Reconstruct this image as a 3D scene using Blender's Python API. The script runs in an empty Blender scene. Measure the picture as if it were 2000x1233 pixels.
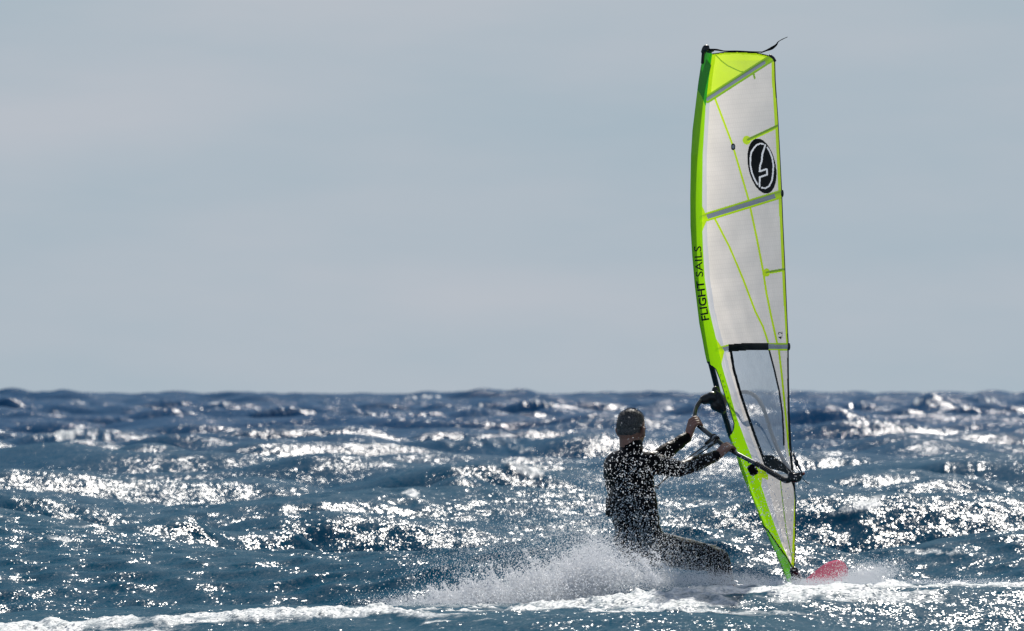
import bpy, bmesh, math, random
import numpy as np
from mathutils import Vector, Matrix

rng = np.random.default_rng(7)
random.seed(7)
sc = bpy.context.scene
COL = sc.collection
R = math.radians

# ------------------------------------------------------------------ camera
H = 1.45            # eye height above mean sea level (m)
FPX = 15500.0       # focal length in pixels of a 2000 px wide frame
HOR = 768.0
TH = math.atan((HOR - 616.5) / FPX)
cam = bpy.data.cameras.new('camera')
cam.sensor_width = 36.0
cam.lens = 36.0 * FPX / 2000.0
cam.clip_start = 0.5
cam.clip_end = 60000
cam.dof.use_dof = True
cam.dof.focus_distance = 49.8
cam.dof.aperture_fstop = 9.5
cam_o = bpy.data.objects.new('camera', cam)
COL.objects.link(cam_o)
cam_o.location = (0, 0, H)
cam_o.rotation_euler = (math.pi / 2 + TH, 0, 0)
sc.camera = cam_o

SUN_EL, SUN_AZ = 39.0, 5.0     # azimuth measured from +Y (view direction) towards +X
# ------------------------------------------------------------------ world
w = bpy.data.worlds.new('World'); sc.world = w; w.use_nodes = True
nt = w.node_tree; nt.nodes.clear()
def N(nt, t, **kw):
    n = nt.nodes.new(t)
    for k, v in kw.items(): setattr(n, k, v)
    return n
sky = N(nt, 'ShaderNodeTexSky', sky_type='NISHITA', sun_disc=False)
sky.sun_elevation = R(SUN_EL); sky.sun_rotation = R(SUN_AZ)
sky.air_density = 1.0; sky.dust_density = 1.2; sky.ozone_density = 1.5
gain = N(nt, 'ShaderNodeMixRGB', blend_type='MULTIPLY'); gain.inputs[0].default_value = 1
gain.inputs[2].default_value = (1, 1, 1, 1)
nt.links.new(sky.outputs[0], gain.inputs[1])
tc = N(nt, 'ShaderNodeTexCoord')
mp = N(nt, 'ShaderNodeMapping'); mp.inputs['Scale'].default_value = (11, 11, 48)
nt.links.new(tc.outputs['Generated'], mp.inputs[0])
no = N(nt, 'ShaderNodeTexNoise'); no.inputs['Scale'].default_value = 1.0
no.inputs['Detail'].default_value = 5; no.inputs['Roughness'].default_value = 0.5
nt.links.new(mp.outputs[0], no.inputs[0])
cr = N(nt, 'ShaderNodeValToRGB')
cr.color_ramp.elements[0].position = 0.34; cr.color_ramp.elements[0].color = (3.85, 4.75, 5.45, 1)
cr.color_ramp.elements[1].position = 0.68; cr.color_ramp.elements[1].color = (4.8, 5.2, 5.75, 1)
nt.links.new(no.outputs[0], cr.inputs[0])
sep = N(nt, 'ShaderNodeSeparateXYZ'); nt.links.new(tc.outputs['Generated'], sep.inputs[0])
mr = N(nt, 'ShaderNodeMapRange', interpolation_type='SMOOTHSTEP')
mr.inputs[1].default_value = 0.04; mr.inputs[2].default_value = 0.22
mr.inputs[3].default_value = 1.0; mr.inputs[4].default_value = 0.12
nt.links.new(sep.outputs[2], mr.inputs[0])
mix = N(nt, 'ShaderNodeMixRGB'); nt.links.new(mr.outputs[0], mix.inputs[0])
nt.links.new(gain.outputs[0], mix.inputs[1]); nt.links.new(cr.outputs[0], mix.inputs[2])
bg = N(nt, 'ShaderNodeBackground'); bg.inputs[1].default_value = 0.1
nt.links.new(mix.outputs[0], bg.inputs[0])
wo = N(nt, 'ShaderNodeOutputWorld'); nt.links.new(bg.outputs[0], wo.inputs[0])

sun = bpy.data.lights.new('sun', 'SUN'); sun.energy = 4.7; sun.angle = R(0.53); sun.color = (1.0, 0.94, 0.86)
sun_o = bpy.data.objects.new('sun', sun); COL.objects.link(sun_o)
sdir = Vector((math.sin(R(SUN_AZ)) * math.cos(R(SUN_EL)), math.cos(R(SUN_AZ)) * math.cos(R(SUN_EL)), math.sin(R(SUN_EL))))
sun_o.rotation_euler = sdir.to_track_quat('Z', 'Y').to_euler()
sun_o.location = sdir * 100

sc.view_settings.view_transform = 'Standard'
sc.view_settings.look = 'None'
sc.view_settings.exposure = 0
sc.view_settings.gamma = 1
sc.view_settings.use_curve_mapping = False
sc.render.engine = 'CYCLES'
sc.cycles.use_denoising = True
sc.cycles.max_bounces = 8
sc.cycles.transparent_max_bounces = 12
sc.cycles.sample_clamp_direct = 12
sc.cycles.sample_clamp_indirect = 4
sc.cycles.caustics_reflective = False
sc.cycles.caustics_refractive = False

# ------------------------------------------------------------------ helpers
ct, st = math.cos(TH), math.sin(TH)
def P(px, py, Y):
    """point of the place seen at (px, py) of the photograph, Y metres away"""
    x = (px - 1000.0) / FPX; y = (616.5 - py) / FPX
    t = Y / (ct - y * st)
    return Vector((x * t, Y, H + t * (st + y * ct)))
def PA(px, py, Y):
    x = (px - 1000.0) / FPX; y = (616.5 - py) / FPX
    t = Y / (ct - y * st)
    return np.stack([x * t, Y + 0 * t, H + t * (st + y * ct)], -1)
def tag(o, label, cat, kind=None, group=None):
    o['label'] = label; o['category'] = cat
    if kind: o['kind'] = kind
    if group: o['group'] = group
    return o
def mesh_np(name, V, F, mat=None, parent=None, smooth=True):
    V = np.asarray(V, np.float32); F = np.asarray(F, np.int32)
    me = bpy.data.meshes.new(name)
    me.vertices.add(len(V)); me.vertices.foreach_set('co', V.ravel())
    k = F.shape[1]
    me.loops.add(F.size); me.loops.foreach_set('vertex_index', F.ravel())
    me.polygons.add(len(F))
    me.polygons.foreach_set('loop_start', np.arange(0, F.size, k, dtype=np.int32))
    me.polygons.foreach_set('loop_total', np.full(len(F), k, np.int32))
    me.update(calc_edges=True)
    me.polygons.foreach_set('use_smooth', np.full(len(F), smooth, bool))
    if mat: me.materials.append(mat)
    o = bpy.data.objects.new(name, me); COL.objects.link(o)
    if parent: o.parent = parent
    return o
def from_bm(name, bm, mat=None, parent=None, smooth=True):
    me = bpy.data.meshes.new(name); bm.to_mesh(me); bm.free()
    for p in me.polygons: p.use_smooth = smooth
    if mat: me.materials.append(mat)
    o = bpy.data.objects.new(name, me); COL.objects.link(o)
    if parent: o.parent = parent
    return o
def catmull(pts, n=6):
    pts = [Vector(p) for p in pts]; out = []
    for i in range(len(pts) - 1):
        p0 = pts[max(i - 1, 0)]; p1 = pts[i]; p2 = pts[i + 1]; p3 = pts[min(i + 2, len(pts) - 1)]
        for k in range(n):
            t = k / n
            out.append(0.5 * ((2 * p1) + (p2 - p0) * t + (2 * p0 - 5 * p1 + 4 * p2 - p3) * t * t + (3 * p1 - p0 - 3 * p2 + p3) * t ** 3))
    out.append(pts[-1]); return out
def tube(bm, pts, r, seg=10, flat=1.0, axis=None):
    """tube along pts; r a number or a list; flat squashes it along `axis`"""
    n = len(pts); rs = r if isinstance(r, (list, tuple)) else [r] * n
    rings = []; up = Vector((0, 0, 1))
    prev = None
    for i, p in enumerate(pts):
        d = (pts[min(i + 1, n - 1)] - pts[max(i - 1, 0)]).normalized()
        if prev is None:
            a = d.cross(Vector((0.3, 0.2, 1))).normalized()
        else:
            a = (prev - d * prev.dot(d)).normalized()
        prev = a; b = d.cross(a)
        ring = []
        for k in range(seg):
            an = 2 * math.pi * k / seg
            v = (a * math.cos(an) + b * math.sin(an)) * rs[i]
            if axis is not None: v = v - axis * v.dot(axis) * (1 - flat)
            ring.append(bm.verts.new(p + v))
        rings.append(ring)
    for i in range(n - 1):
        for k in range(seg):
            bm.faces.new((rings[i][k], rings[i][(k + 1) % seg], rings[i + 1][(k + 1) % seg], rings[i + 1][k]))
    bm.faces.new(rings[0][::-1]); bm.faces.new(rings[-1])
def tube_obj(name, pts, r, mat, parent, seg=10, **kw):
    bm = bmesh.new(); tube(bm, pts, r, seg, **kw); return from_bm(name, bm, mat, parent)
def ball(bm, c, r, rot=None, sub=3):
    """ellipsoid, r = (rx, ry, rz)"""
    if not isinstance(r, (tuple, list)): r = (r, r, r)
    M = Matrix.Translation(c) @ (rot.to_4x4() if rot else Matrix.Identity(4)) @ Matrix.Diagonal((*r, 1))
    bmesh.ops.create_icosphere(bm, subdivisions=sub, radius=1, matrix=M)
def cone(bm, a, ra, b, rb, seg=16, n=6):
    """tapered limb with round ends"""
    a = Vector(a); b = Vector(b)
    ball(bm, a, ra, sub=2); ball(bm, b, rb, sub=2)
    pts = [a.lerp(b, i / n) for i in range(n + 1)]
    tube(bm, pts, [ra + (rb - ra) * i / n for i in range(n + 1)], seg)
def remeshed(name, bm, voxel, mat, parent=None, smooth_it=3, tex=None):
    me = bpy.data.meshes.new(name); bm.to_mesh(me); bm.free()
    tmp = bpy.data.objects.new(name + '_tmp', me); COL.objects.link(tmp)
    m = tmp.modifiers.new('r', 'REMESH'); m.mode = 'VOXEL'; m.voxel_size = voxel
    s = tmp.modifiers.new('s', 'SMOOTH'); s.iterations = smooth_it; s.factor = 0.5
    dg = bpy.context.evaluated_depsgraph_get(); dg.update()
    out = bpy.data.meshes.new_from_object(tmp.evaluated_get(dg))
    bpy.data.objects.remove(tmp); bpy.data.meshes.remove(me)
    out.name = name
    for p in out.polygons: p.use_smooth = True
    out.materials.clear(); out.materials.append(mat)
    o = bpy.data.objects.new(name, out); COL.objects.link(o)
    if parent: o.parent = parent
    return o

# numpy value noise ------------------------------------------------
PERM = rng.random((256, 256)).astype(np.float32)
def vnoise(x, y):
    xi = np.floor(x).astype(np.int64); yi = np.floor(y).astype(np.int64)
    fx = (x - xi).astype(np.float32); fy = (y - yi).astype(np.float32)
    fx = fx * fx * (3 - 2 * fx); fy = fy * fy * (3 - 2 * fy)
    a = PERM[xi & 255, yi & 255]; b = PERM[(xi + 1) & 255, yi & 255]
    c = PERM[xi & 255, (yi + 1) & 255]; d = PERM[(xi + 1) & 255, (yi + 1) & 255]
    return (a * (1 - fx) + b * fx) * (1 - fy) + (c * (1 - fx) + d * fx) * fy
def fbm(x, y, o=4):
    s = 0; a = 1; t = 0
    for i in range(o):
        s = s + a * vnoise(x * 2 ** i + 13.7 * i, y * 2 ** i + 7.3 * i); t += a; a *= 0.55
    return s / t
def sstep(a, b, x):
    t = np.clip((x - a) / (b - a), 0, 1); return t * t * (3 - 2 * t)

# ------------------------------------------------------------------ materials
def pmat(name, color, rough=0.5, metal=0.0, bump=0.0, bscale=60, spec=0.5, coat=0.0, var=0.0):
    m = bpy.data.materials.new(name); m.use_nodes = True; t = m.node_tree
    b = t.nodes['Principled BSDF']
    b.inputs['Base Color'].default_value = (*color, 1); b.inputs['Roughness'].default_value = rough
    b.inputs['Metallic'].default_value = metal; b.inputs['Specular IOR Level'].default_value = spec
    b.inputs['Coat Weight'].default_value = coat
    tcn = N(t, 'ShaderNodeTexCoord')
    n = N(t, 'ShaderNodeTexNoise'); n.inputs['Scale'].default_value = bscale; n.inputs['Detail'].default_value = 5
    t.links.new(tcn.outputs['Object'], n.inputs[0])
    if bump:
        bp = N(t, 'ShaderNodeBump'); bp.inputs['Strength'].default_value = 1; bp.inputs['Distance'].default_value = bump
        t.links.new(n.outputs[0], bp.inputs['Height']); t.links.new(bp.outputs[0], b.inputs['Normal'])
    if var:
        mx = N(t, 'ShaderNodeMixRGB', blend_type='MULTIPLY'); mx.inputs[0].default_value = 1
        mx.inputs[1].default_value = (*color, 1)
        mr = N(t, 'ShaderNodeMapRange'); mr.inputs[1].default_value = .3; mr.inputs[2].default_value = .7
        mr.inputs[3].default_value = 1 - var; mr.inputs[4].default_value = 1 + var
        t.links.new(n.outputs[0], mr.inputs[0]); t.links.new(mr.outputs[0], mx.inputs[2])
        t.links.new(mx.outputs[0], b.inputs['Base Color'])
    return m
def film(name, color, clear=0.1, gloss=0.08, diff=0.3, grid=0.0, rough=0.25, streak=0.0):
    """sail cloth: light passes through it, spread (translucent) and straight (transparent)"""
    m = bpy.data.materials.new(name); m.use_nodes = True; t = m.node_tree; t.nodes.clear()
    L = t.links.new
    out = N(t, 'ShaderNodeOutputMaterial')
    tl = N(t, 'ShaderNodeBsdfTranslucent'); df = N(t, 'ShaderNodeBsdfDiffuse')
    gl = N(t, 'ShaderNodeBsdfGlossy'); gl.inputs['Roughness'].default_value = rough
    gl.inputs['Color'].default_value = (0.8, 0.8, 0.8, 1)
    tr = N(t, 'ShaderNodeBsdfTransparent')
    tcn = N(t, 'ShaderNodeTexCoord')
    n = N(t, 'ShaderNodeTexNoise'); n.inputs['Scale'].default_value = 6; n.inputs['Detail'].default_value = 6
    L(tcn.outputs['Object'], n.inputs[0])
    mr = N(t, 'ShaderNodeMapRange'); mr.inputs[1].default_value = .3; mr.inputs[2].default_value = .7
    mr.inputs[3].default_value = .93; mr.inputs[4].default_value = 1.05; L(n.outputs[0], mr.inputs[0])
    mul = N(t, 'ShaderNodeMixRGB', blend_type='MULTIPLY'); mul.inputs[0].default_value = 1
    mul.inputs[1].default_value = (*color, 1); L(mr.outputs[0], mul.inputs[2])
    colout = mul.outputs[0]
    if grid:
        uvn = N(t, 'ShaderNodeUVMap'); uvn.uv_map = 'uv'
        prev = None
        for ang in (R(20), R(-38), R(88)):
            mpn = N(t, 'ShaderNodeMapping'); mpn.inputs['Rotation'].default_value = (0, 0, ang)
            L(uvn.outputs[0], mpn.inputs[0])
            s = N(t, 'ShaderNodeSeparateXYZ'); L(mpn.outputs[0], s.inputs[0])
            a = N(t, 'ShaderNodeMath', operation='MULTIPLY'); a.inputs[1].default_value = 34; L(s.outputs[0], a.inputs[0])
            f = N(t, 'ShaderNodeMath', operation='FRACT'); L(a.outputs[0], f.inputs[0])
            lt = N(t, 'ShaderNodeMath', operation='LESS_THAN'); lt.inputs[1].default_value = .16; L(f.outputs[0], lt.inputs[0])
            if prev is None: prev = lt.outputs[0]
            else:
                mxn = N(t, 'ShaderNodeMath', operation='MAXIMUM'); L(prev, mxn.inputs[0]); L(lt.outputs[0], mxn.inputs[1]); prev = mxn.outputs[0]
        g = N(t, 'ShaderNodeMapRange'); g.inputs[3].default_value = 1.0; g.inputs[4].default_value = 1 - grid
        L(prev, g.inputs[0])
        m2 = N(t, 'ShaderNodeMixRGB', blend_type='MULTIPLY'); m2.inputs[0].default_value = 1
        L(colout, m2.inputs[1]); L(g.outputs[0], m2.inputs[2]); colout = m2.outputs[0]
    L(colout, tl.inputs[0]); L(colout, df.inputs[0])
    a = N(t, 'ShaderNodeMixShader'); a.inputs[0].default_value = diff; L(tl.outputs[0], a.inputs[1]); L(df.outputs[0], a.inputs[2])
    b = N(t, 'ShaderNodeMixShader'); b.inputs[0].default_value = gloss; L(a.outputs[0], b.inputs[1]); L(gl.outputs[0], b.inputs[2])
    c = N(t, 'ShaderNodeMixShader'); c.inputs[0].default_value = clear; L(b.outputs[0], c.inputs[1]); L(tr.outputs[0], c.inputs[2])
    if streak:
        n2 = N(t, 'ShaderNodeTexNoise'); n2.inputs['Scale'].default_value = 22; n2.inputs['Detail'].default_value = 8
        n2.inputs['Roughness'].default_value = .75
        L(tcn.outputs['Object'], n2.inputs[0])
        m3 = N(t, 'ShaderNodeMapRange'); m3.inputs[1].default_value = .45; m3.inputs[2].default_value = .75
        m3.inputs[3].default_value = clear; m3.inputs[4].default_value = clear - streak
        L(n2.outputs[0], m3.inputs[0]); L(m3.outputs[0], c.inputs[0])
    L(c.outputs[0], out.inputs[0])
    return m

M_FILM = film('sail_film', (.83, .76, .69), clear=.12, grid=.07)
M_FILM_STRIP = film('luff_strip_film', (.58, .58, .61), clear=.12)
M_FILM_HEAD = film('yellow_green_film', (.66, .90, .0), clear=.08)
M_LIME = film('lime_cloth', (.42, .66, .0), clear=.0)
M_LIME_D = film('lime_double_cloth', (.22, .42, .01), clear=.0)
M_LEAF = film('lime_edge_cloth', (.56, .80, .0), clear=.0)
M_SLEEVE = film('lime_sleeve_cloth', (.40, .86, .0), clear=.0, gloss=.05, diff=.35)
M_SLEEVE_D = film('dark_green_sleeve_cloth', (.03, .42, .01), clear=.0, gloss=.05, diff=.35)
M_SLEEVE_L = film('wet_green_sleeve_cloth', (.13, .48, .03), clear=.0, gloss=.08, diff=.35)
M_BATTEN = film('batten_grey', (.20, .23, .28), clear=.0, gloss=.15)
M_WINDOW = film('clear_window_film', (.42, .47, .53), clear=.50, gloss=.10, rough=.3, streak=.22)
M_BLACK = pmat('black_cloth', (.003, .003, .004), .6, spec=.12, bump=.0006, bscale=300)
M_BLACKP = pmat('black_plastic', (.012, .012, .013), .38, bump=.0004, bscale=120)
M_CARBON = pmat('black_carbon', (.012, .012, .014), .28, coat=.4)
M_MATT = pmat('matt_black', (.02, .02, .022), .8, spec=.04)
M_WHITE = film('white_print', (.86, .86, .88), clear=.0)
M_ROPE = pmat('black_rope', (.02, .02, .022), .6, bump=.0008, bscale=400)
M_ROPEG = pmat('grey_rope', (.45, .45, .46), .5, bump=.0006, bscale=400)
M_WETSUIT = pmat('black_neoprene', (.003, .003, .004), .40, bump=.002, bscale=26, spec=.07)
M_SKIN = pmat('skin', (.31, .145, .10), .48, bump=.0008, bscale=150, var=.12)
M_HAIR = pmat('grey_brown_hair', (.075, .066, .062), .55, bump=.003, bscale=120, var=.75)
M_BAND = pmat('red_wristband', (.35, .05, .03), .5)
M_BOARD = pmat('red_board_paint', (.30, .001, .060), .75, spec=.05,  bump=.0004, bscale=200, var=.12)
M_PAD = pmat('black_deck_pad', (.02, .02, .02), .8, bump=.001, bscale=300)

# ------------------------------------------------------------------ water
def water_material():
    m = bpy.data.materials.new('sea_water'); m.use_nodes = True; t = m.node_tree; L = t.links.new
    b = t.nodes['Principled BSDF']; out = t.nodes['Material Output']
    b.inputs['Specular IOR Level'].default_value = 0
    gls = N(t, 'ShaderNodeBsdfGlossy'); gls.inputs['Roughness'].default_value = .155
    geo = N(t, 'ShaderNodeNewGeometry'); tcn = N(t, 'ShaderNodeTexCoord')
    acc = geo.outputs['Normal']
    sp = N(t, 'ShaderNodeSeparateXYZ'); L(tcn.outputs['Object'], sp.inputs[0])
    mg = N(t, 'ShaderNodeMapping'); mg.inputs['Scale'].default_value = (.42, .22, .4); L(tcn.outputs['Object'], mg.inputs[0])
    gn = N(t, 'ShaderNodeTexNoise'); gn.inputs['Scale'].default_value = 1; gn.inputs['Detail'].default_value = 4; gn.inputs['Roughness'].default_value = .6
    L(mg.outputs[0], gn.inputs[0])
    gust = N(t, 'ShaderNodeMapRange'); gust.inputs[1].default_value = .36; gust.inputs[2].default_value = .64
    gust.inputs[3].default_value = .72; gust.inputs[4].default_value = 1.16; L(gn.outputs[0], gust.inputs[0])
    far = N(t, 'ShaderNodeMapRange'); far.inputs[1].default_value = 70; far.inputs[2].default_value = 260; L(sp.outputs[1], far.inputs[0])
    for sx, sy, k, det, kf in ((54, 30, .74, 2, .40), (15, 9, .56, 2, .58), (4.0, 2.4, .30, 4, .56), (.8, .6, .06, 3, .20)):
        mpn = N(t, 'ShaderNodeMapping'); mpn.inputs['Scale'].default_value = (sx, sy, sx)
        mpn.inputs['Rotation'].default_value = (0, 0, R(14))
        L(tcn.outputs['Object'], mpn.inputs[0])
        n = N(t, 'ShaderNodeTexNoise'); n.inputs['Scale'].default_value = 1; n.inputs['Detail'].default_value = det
        L(mpn.outputs[0], n.inputs[0])
        s = N(t, 'ShaderNodeVectorMath', operation='SUBTRACT'); L(n.outputs['Color'], s.inputs[0]); s.inputs[1].default_value = (.5, .5, .5)
        k_ = N(t, 'ShaderNodeVectorMath', operation='MULTIPLY'); L(s.outputs[0], k_.inputs[0])
        fk = N(t, 'ShaderNodeMapRange'); fk.inputs[3].default_value = k * 1.42; fk.inputs[4].default_value = kf * 1.48; L(far.outputs[0], fk.inputs[0])
        gk = N(t, 'ShaderNodeMath', operation='MULTIPLY'); L(fk.outputs[0], gk.inputs[0]); L(gust.outputs[0], gk.inputs[1])
        cx_ = N(t, 'ShaderNodeCombineXYZ'); L(gk.outputs[0], cx_.inputs[0]); L(gk.outputs[0], cx_.inputs[1]); L(cx_.outputs[0], k_.inputs[1])
        a = N(t, 'ShaderNodeVectorMath', operation='ADD'); L(acc, a.inputs[0]); L(k_.outputs[0], a.inputs[1]); acc = a.outputs[0]
    nm = N(t, 'ShaderNodeVectorMath', operation='NORMALIZE'); L(acc, nm.inputs[0])
    L(nm.outputs[0], gls.inputs['Normal'])
    lw = N(t, 'ShaderNodeLayerWeight'); L(nm.outputs[0], lw.inputs['Normal'])
    pw = N(t, 'ShaderNodeMath', operation='POWER'); L(lw.outputs['Facing'], pw.inputs[0]); pw.inputs[1].default_value = 4.0
    fm = N(t, 'ShaderNodeMath', operation='MULTIPLY_ADD'); L(pw.outputs[0], fm.inputs[0]); fm.inputs[1].default_value = .11; fm.inputs[2].default_value = .015
    wm = N(t, 'ShaderNodeMixShader'); L(fm.outputs[0], wm.inputs[0]); L(b.outputs[0], wm.inputs[1]); L(gls.outputs[0], wm.inputs[2])
    # body colour: deeper blue offshore, greener inshore
    mr = N(t, 'ShaderNodeMapRange'); mr.inputs[1].default_value = 45; mr.inputs[2].default_value = 240; L(sp.outputs[1], mr.inputs[0])
    cm = N(t, 'ShaderNodeMixRGB'); cm.inputs[1].default_value = (.002, .068, .116, 1); cm.inputs[2].default_value = (.003, .060, .145, 1)
    L(mr.outputs[0], cm.inputs[0]); L(cm.outputs[0], b.inputs['Base Color'])
    # foam
    at = N(t, 'ShaderNodeAttribute'); at.attribute_name = 'foam'
    mpn = N(t, 'ShaderNodeMapping'); mpn.inputs['Scale'].default_value = (5.5, 3, 5.5); L(tcn.outputs['Object'], mpn.inputs[0])
    n = N(t, 'ShaderNodeTexNoise'); n.inputs['Scale'].default_value = 1; n.inputs['Detail'].default_value = 9; n.inputs['Roughness'].default_value = .78
    n.inputs['Distortion'].default_value = .6
    L(mpn.outputs[0], n.inputs[0])
    ad = N(t, 'ShaderNodeMath', operation='ADD'); L(at.outputs['Fac'], ad.inputs[0]); L(n.outputs[0], ad.inputs[1])
    mf = N(t, 'ShaderNodeMapRange', interpolation_type='SMOOTHSTEP'); mf.inputs[1].default_value = .88; mf.inputs[2].default_value = 1.22; L(ad.outputs[0], mf.inputs[0])
    df = N(t, 'ShaderNodeBsdfPrincipled'); df.inputs['Roughness'].default_value = .6; df.inputs['Specular IOR Level'].default_value = .2
    nf = N(t, 'ShaderNodeTexNoise'); nf.inputs['Scale'].default_value = 13; nf.inputs['Detail'].default_value = 7; nf.inputs['Roughness'].default_value = .75; L(tcn.outputs['Object'], nf.inputs[0])
    rf = N(t, 'ShaderNodeValToRGB'); rf.color_ramp.elements[0].position = .36; rf.color_ramp.elements[0].color = (.13, .20, .23, 1)
    rf.color_ramp.elements[1].position = .62; rf.color_ramp.elements[1].color = (.66, .69, .70, 1); L(nf.outputs[0], rf.inputs[0]); L(rf.outputs[0], df.inputs['Base Color'])
    n3 = N(t, 'ShaderNodeTexNoise'); n3.inputs['Scale'].default_value = 55; n3.inputs['Detail'].default_value = 4; L(tcn.outputs['Object'], n3.inputs[0])
    s = N(t, 'ShaderNodeVectorMath', operation='SUBTRACT'); L(n3.outputs['Color'], s.inputs[0]); s.inputs[1].default_value = (.5, .5, .5)
    k_ = N(t, 'ShaderNodeVectorMath', operation='SCALE'); L(s.outputs[0], k_.inputs[0]); k_.inputs['Scale'].default_value = 2.6
    a = N(t, 'ShaderNodeVectorMath', operation='ADD'); L(geo.outputs['Normal'], a.inputs[0]); L(k_.outputs[0], a.inputs[1])
    nm2 = N(t, 'ShaderNodeVectorMath', operation='NORMALIZE'); L(a.outputs[0], nm2.inputs[0]); L(nm2.outputs[0], df.inputs['Normal'])
    mx = N(t, 'ShaderNodeMixShader'); L(mf.outputs[0], mx.inputs[0]); L(wm.outputs[0], mx.inputs[1]); L(df.outputs[0], mx.inputs[2])
    L(mx.outputs[0], out.inputs[0])
    return m
M_WATER = water_material()

def rows():
    ys = list(np.geomspace(6, 42, 40)[:-1]); y = 42.0
    while y < 20000:
        ys.append(y)
        if y < 57: d = .062
        elif y < 110: d = .055 + (y - 57) * .0024
        elif y < 350: d = y * .0025 * 1.0 - .115 if False else .18 + (y - 110) * .0021
        elif y < 1200: d = .68 + (y - 350) * .0045
        elif y < 4000: d = 4.4 + (y - 1200) * .0042
        else: d = 16 + (y - 4000) * .04
        y += d
    ys.append(22000.0)
    return np.array(ys)
ys = rows()
a_in = np.linspace(-90, 2090, 600)
a_l = -90 - np.geomspace(6, 14000, 26)[::-1]; a_r = 2090 + np.geomspace(6, 14000, 26)
ax = (np.concatenate([a_l, a_in, a_r]) - 1000) / FPX
NR, NC = len(ys), len(ax)
print('sea grid', NR, NC, NR * NC * 2)
Yg = np.repeat(ys[:, None], NC, 1).astype(np.float32)
Xg = (ys[:, None] * ax[None, :]).astype(np.float32)
dxr = np.maximum(np.gradient(ys)[:, None] * 1.0, (2180 / 600 / FPX * ys)[:, None]).astype(np.float32)
grow = (1 + 1.0 * sstep(60, 480, Yg) + .35 * sstep(350, 900, Yg)).astype(np.float32)
Z = np.zeros_like(Yg); ZS = np.zeros_like(Yg); DX = np.zeros_like(Yg); DY = np.zeros_like(Yg); MID = np.zeros_like(Yg)
wr = np.random.default_rng(21)
comps = []
for lam in np.geomspace(.32, 26, 64):
    lam *= wr.uniform(.9, 1.1)
    th = R(52) + wr.normal(0, .55)          # travel direction, from +X towards +Y
    k = 2 * math.pi / lam
    slope = .062 if lam < 1.2 else (.058 if lam < 5 else (.060 if lam < 9 else .022))
    comps.append((lam, k * math.cos(th), k * math.sin(th), slope / k, wr.uniform(0, 6.28)))
near_damp = (1 - .25 * np.exp(-((Yg - 47.5) / 5.0) ** 2)).astype(np.float32)
for lam, kx, ky, a, ph in comps:
    fade = sstep(1.9, 3.4, lam / dxr)[:, :]
    r1 = int(np.argmax(fade[:, 0] < 1e-3)) if (fade[:, 0] < 1e-3).any() else NR
    if r1 == 0: r1 = NR
    arg = Xg[:r1] * kx + Yg[:r1] * ky + ph
    c = np.cos(arg); s = np.sin(arg)
    amp = a * fade[:r1]
    if lam > 2.2: amp = amp * grow[:r1] ** (1.0 if 2.8 < lam < 6 else (.7 if 6 <= lam < 9 else .35))
    if lam > 8: amp = amp * (1 + 2.6 * sstep(650, 1400, Yg[:r1]))
    h = amp * c
    if lam < 4: ZS[:r1] += h
    else: Z[:r1] += h
    kk = math.hypot(kx, ky)
    DX[:r1] -= .9 * amp * s * kx / kk; DY[:r1] -= .9 * amp * s * ky / kk
    if 2.0 < lam < 10: MID[:r1] += h
ZS *= (1 - .72 * np.exp(-((Yg - 46.0) / 4.0) ** 4)).astype(np.float32)
MIDn = MID / (MID[ys > 60].std() * (grow / grow[ys > 60].mean()) ** .8)
FOAM = np.zeros_like(Z)
pn = fbm(Xg * .28, Yg * .12, 3)
FOAM += .40 * sstep(1.2, 2.8, MIDn) * sstep(.42, .62, pn) * sstep(60, 75, Yg)

def Yof(py, z): return FPX * (H - z) / (py - HOR)
PXg = 1000 + FPX * Xg / Yg
def bump_wave(px, py, wpx, zt, depth, foam=0.6, slant=0.0, fw=1.0):
    """a crest reaching height zt at the place seen at (px, py)"""
    global Z
    if zt < 0: Yc = -zt; zt = H - (py - HOR) / FPX * Yc       # negative: the distance is given instead
    else: Yc = Yof(py, zt)
    Yl = Yc + slant * (PXg - px)
    u = (PXg - px) / wpx; v = (Yg - Yl) / depth
    g = np.exp(-u * u) * np.where(v < 0, np.exp(-(v * 1.5) ** 2), np.exp(-(v * .6) ** 2))
    Z = Z * (1 - .8 * g) + zt * g - .16 * np.exp(-u * u) * np.exp(-((v + 2.0) / .9) ** 2) * (Yg < 300)
# tall unbroken crests with dark faces
for a in [(60, 928, 190, .42, 1.5, 0), (430, 1015, 130, .40, 1.0, 0), (900, 905, 110, .55, 1.6, 0),
          (1880, 928, 170, .42, 1.5, 0), (620, 890, 160, .5, 1.8, 0), (1140, 857, 120, .55, 2.2, 0),
          (620, 1030, 110, .33, .9, 0), (1800, 855, 150, .55, 2.6, 0), (300, 868, 120, .6, 2.0, 0),
          (1830, 765, 60, -380, 6, 0) ] + \
         [(wr.uniform(-50, 2050), None, wr.uniform(.9, 2.4), wr.uniform(72, 200)) for _ in range(34)]:
    if a[1] is None:
        Yd = a[3]; zt_ = .25 + .0016 * Yd + wr.uniform(-.04, .08)
        a = (a[0], HOR + FPX * (H - zt_) / Yd, a[2] * FPX / Yd, zt_, wr.uniform(.8, 1.3) * (.8 + Yd / 130), 0, wr.uniform(-.0015, .0015) * Yd / 100)
    bump_wave(*a)
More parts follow.
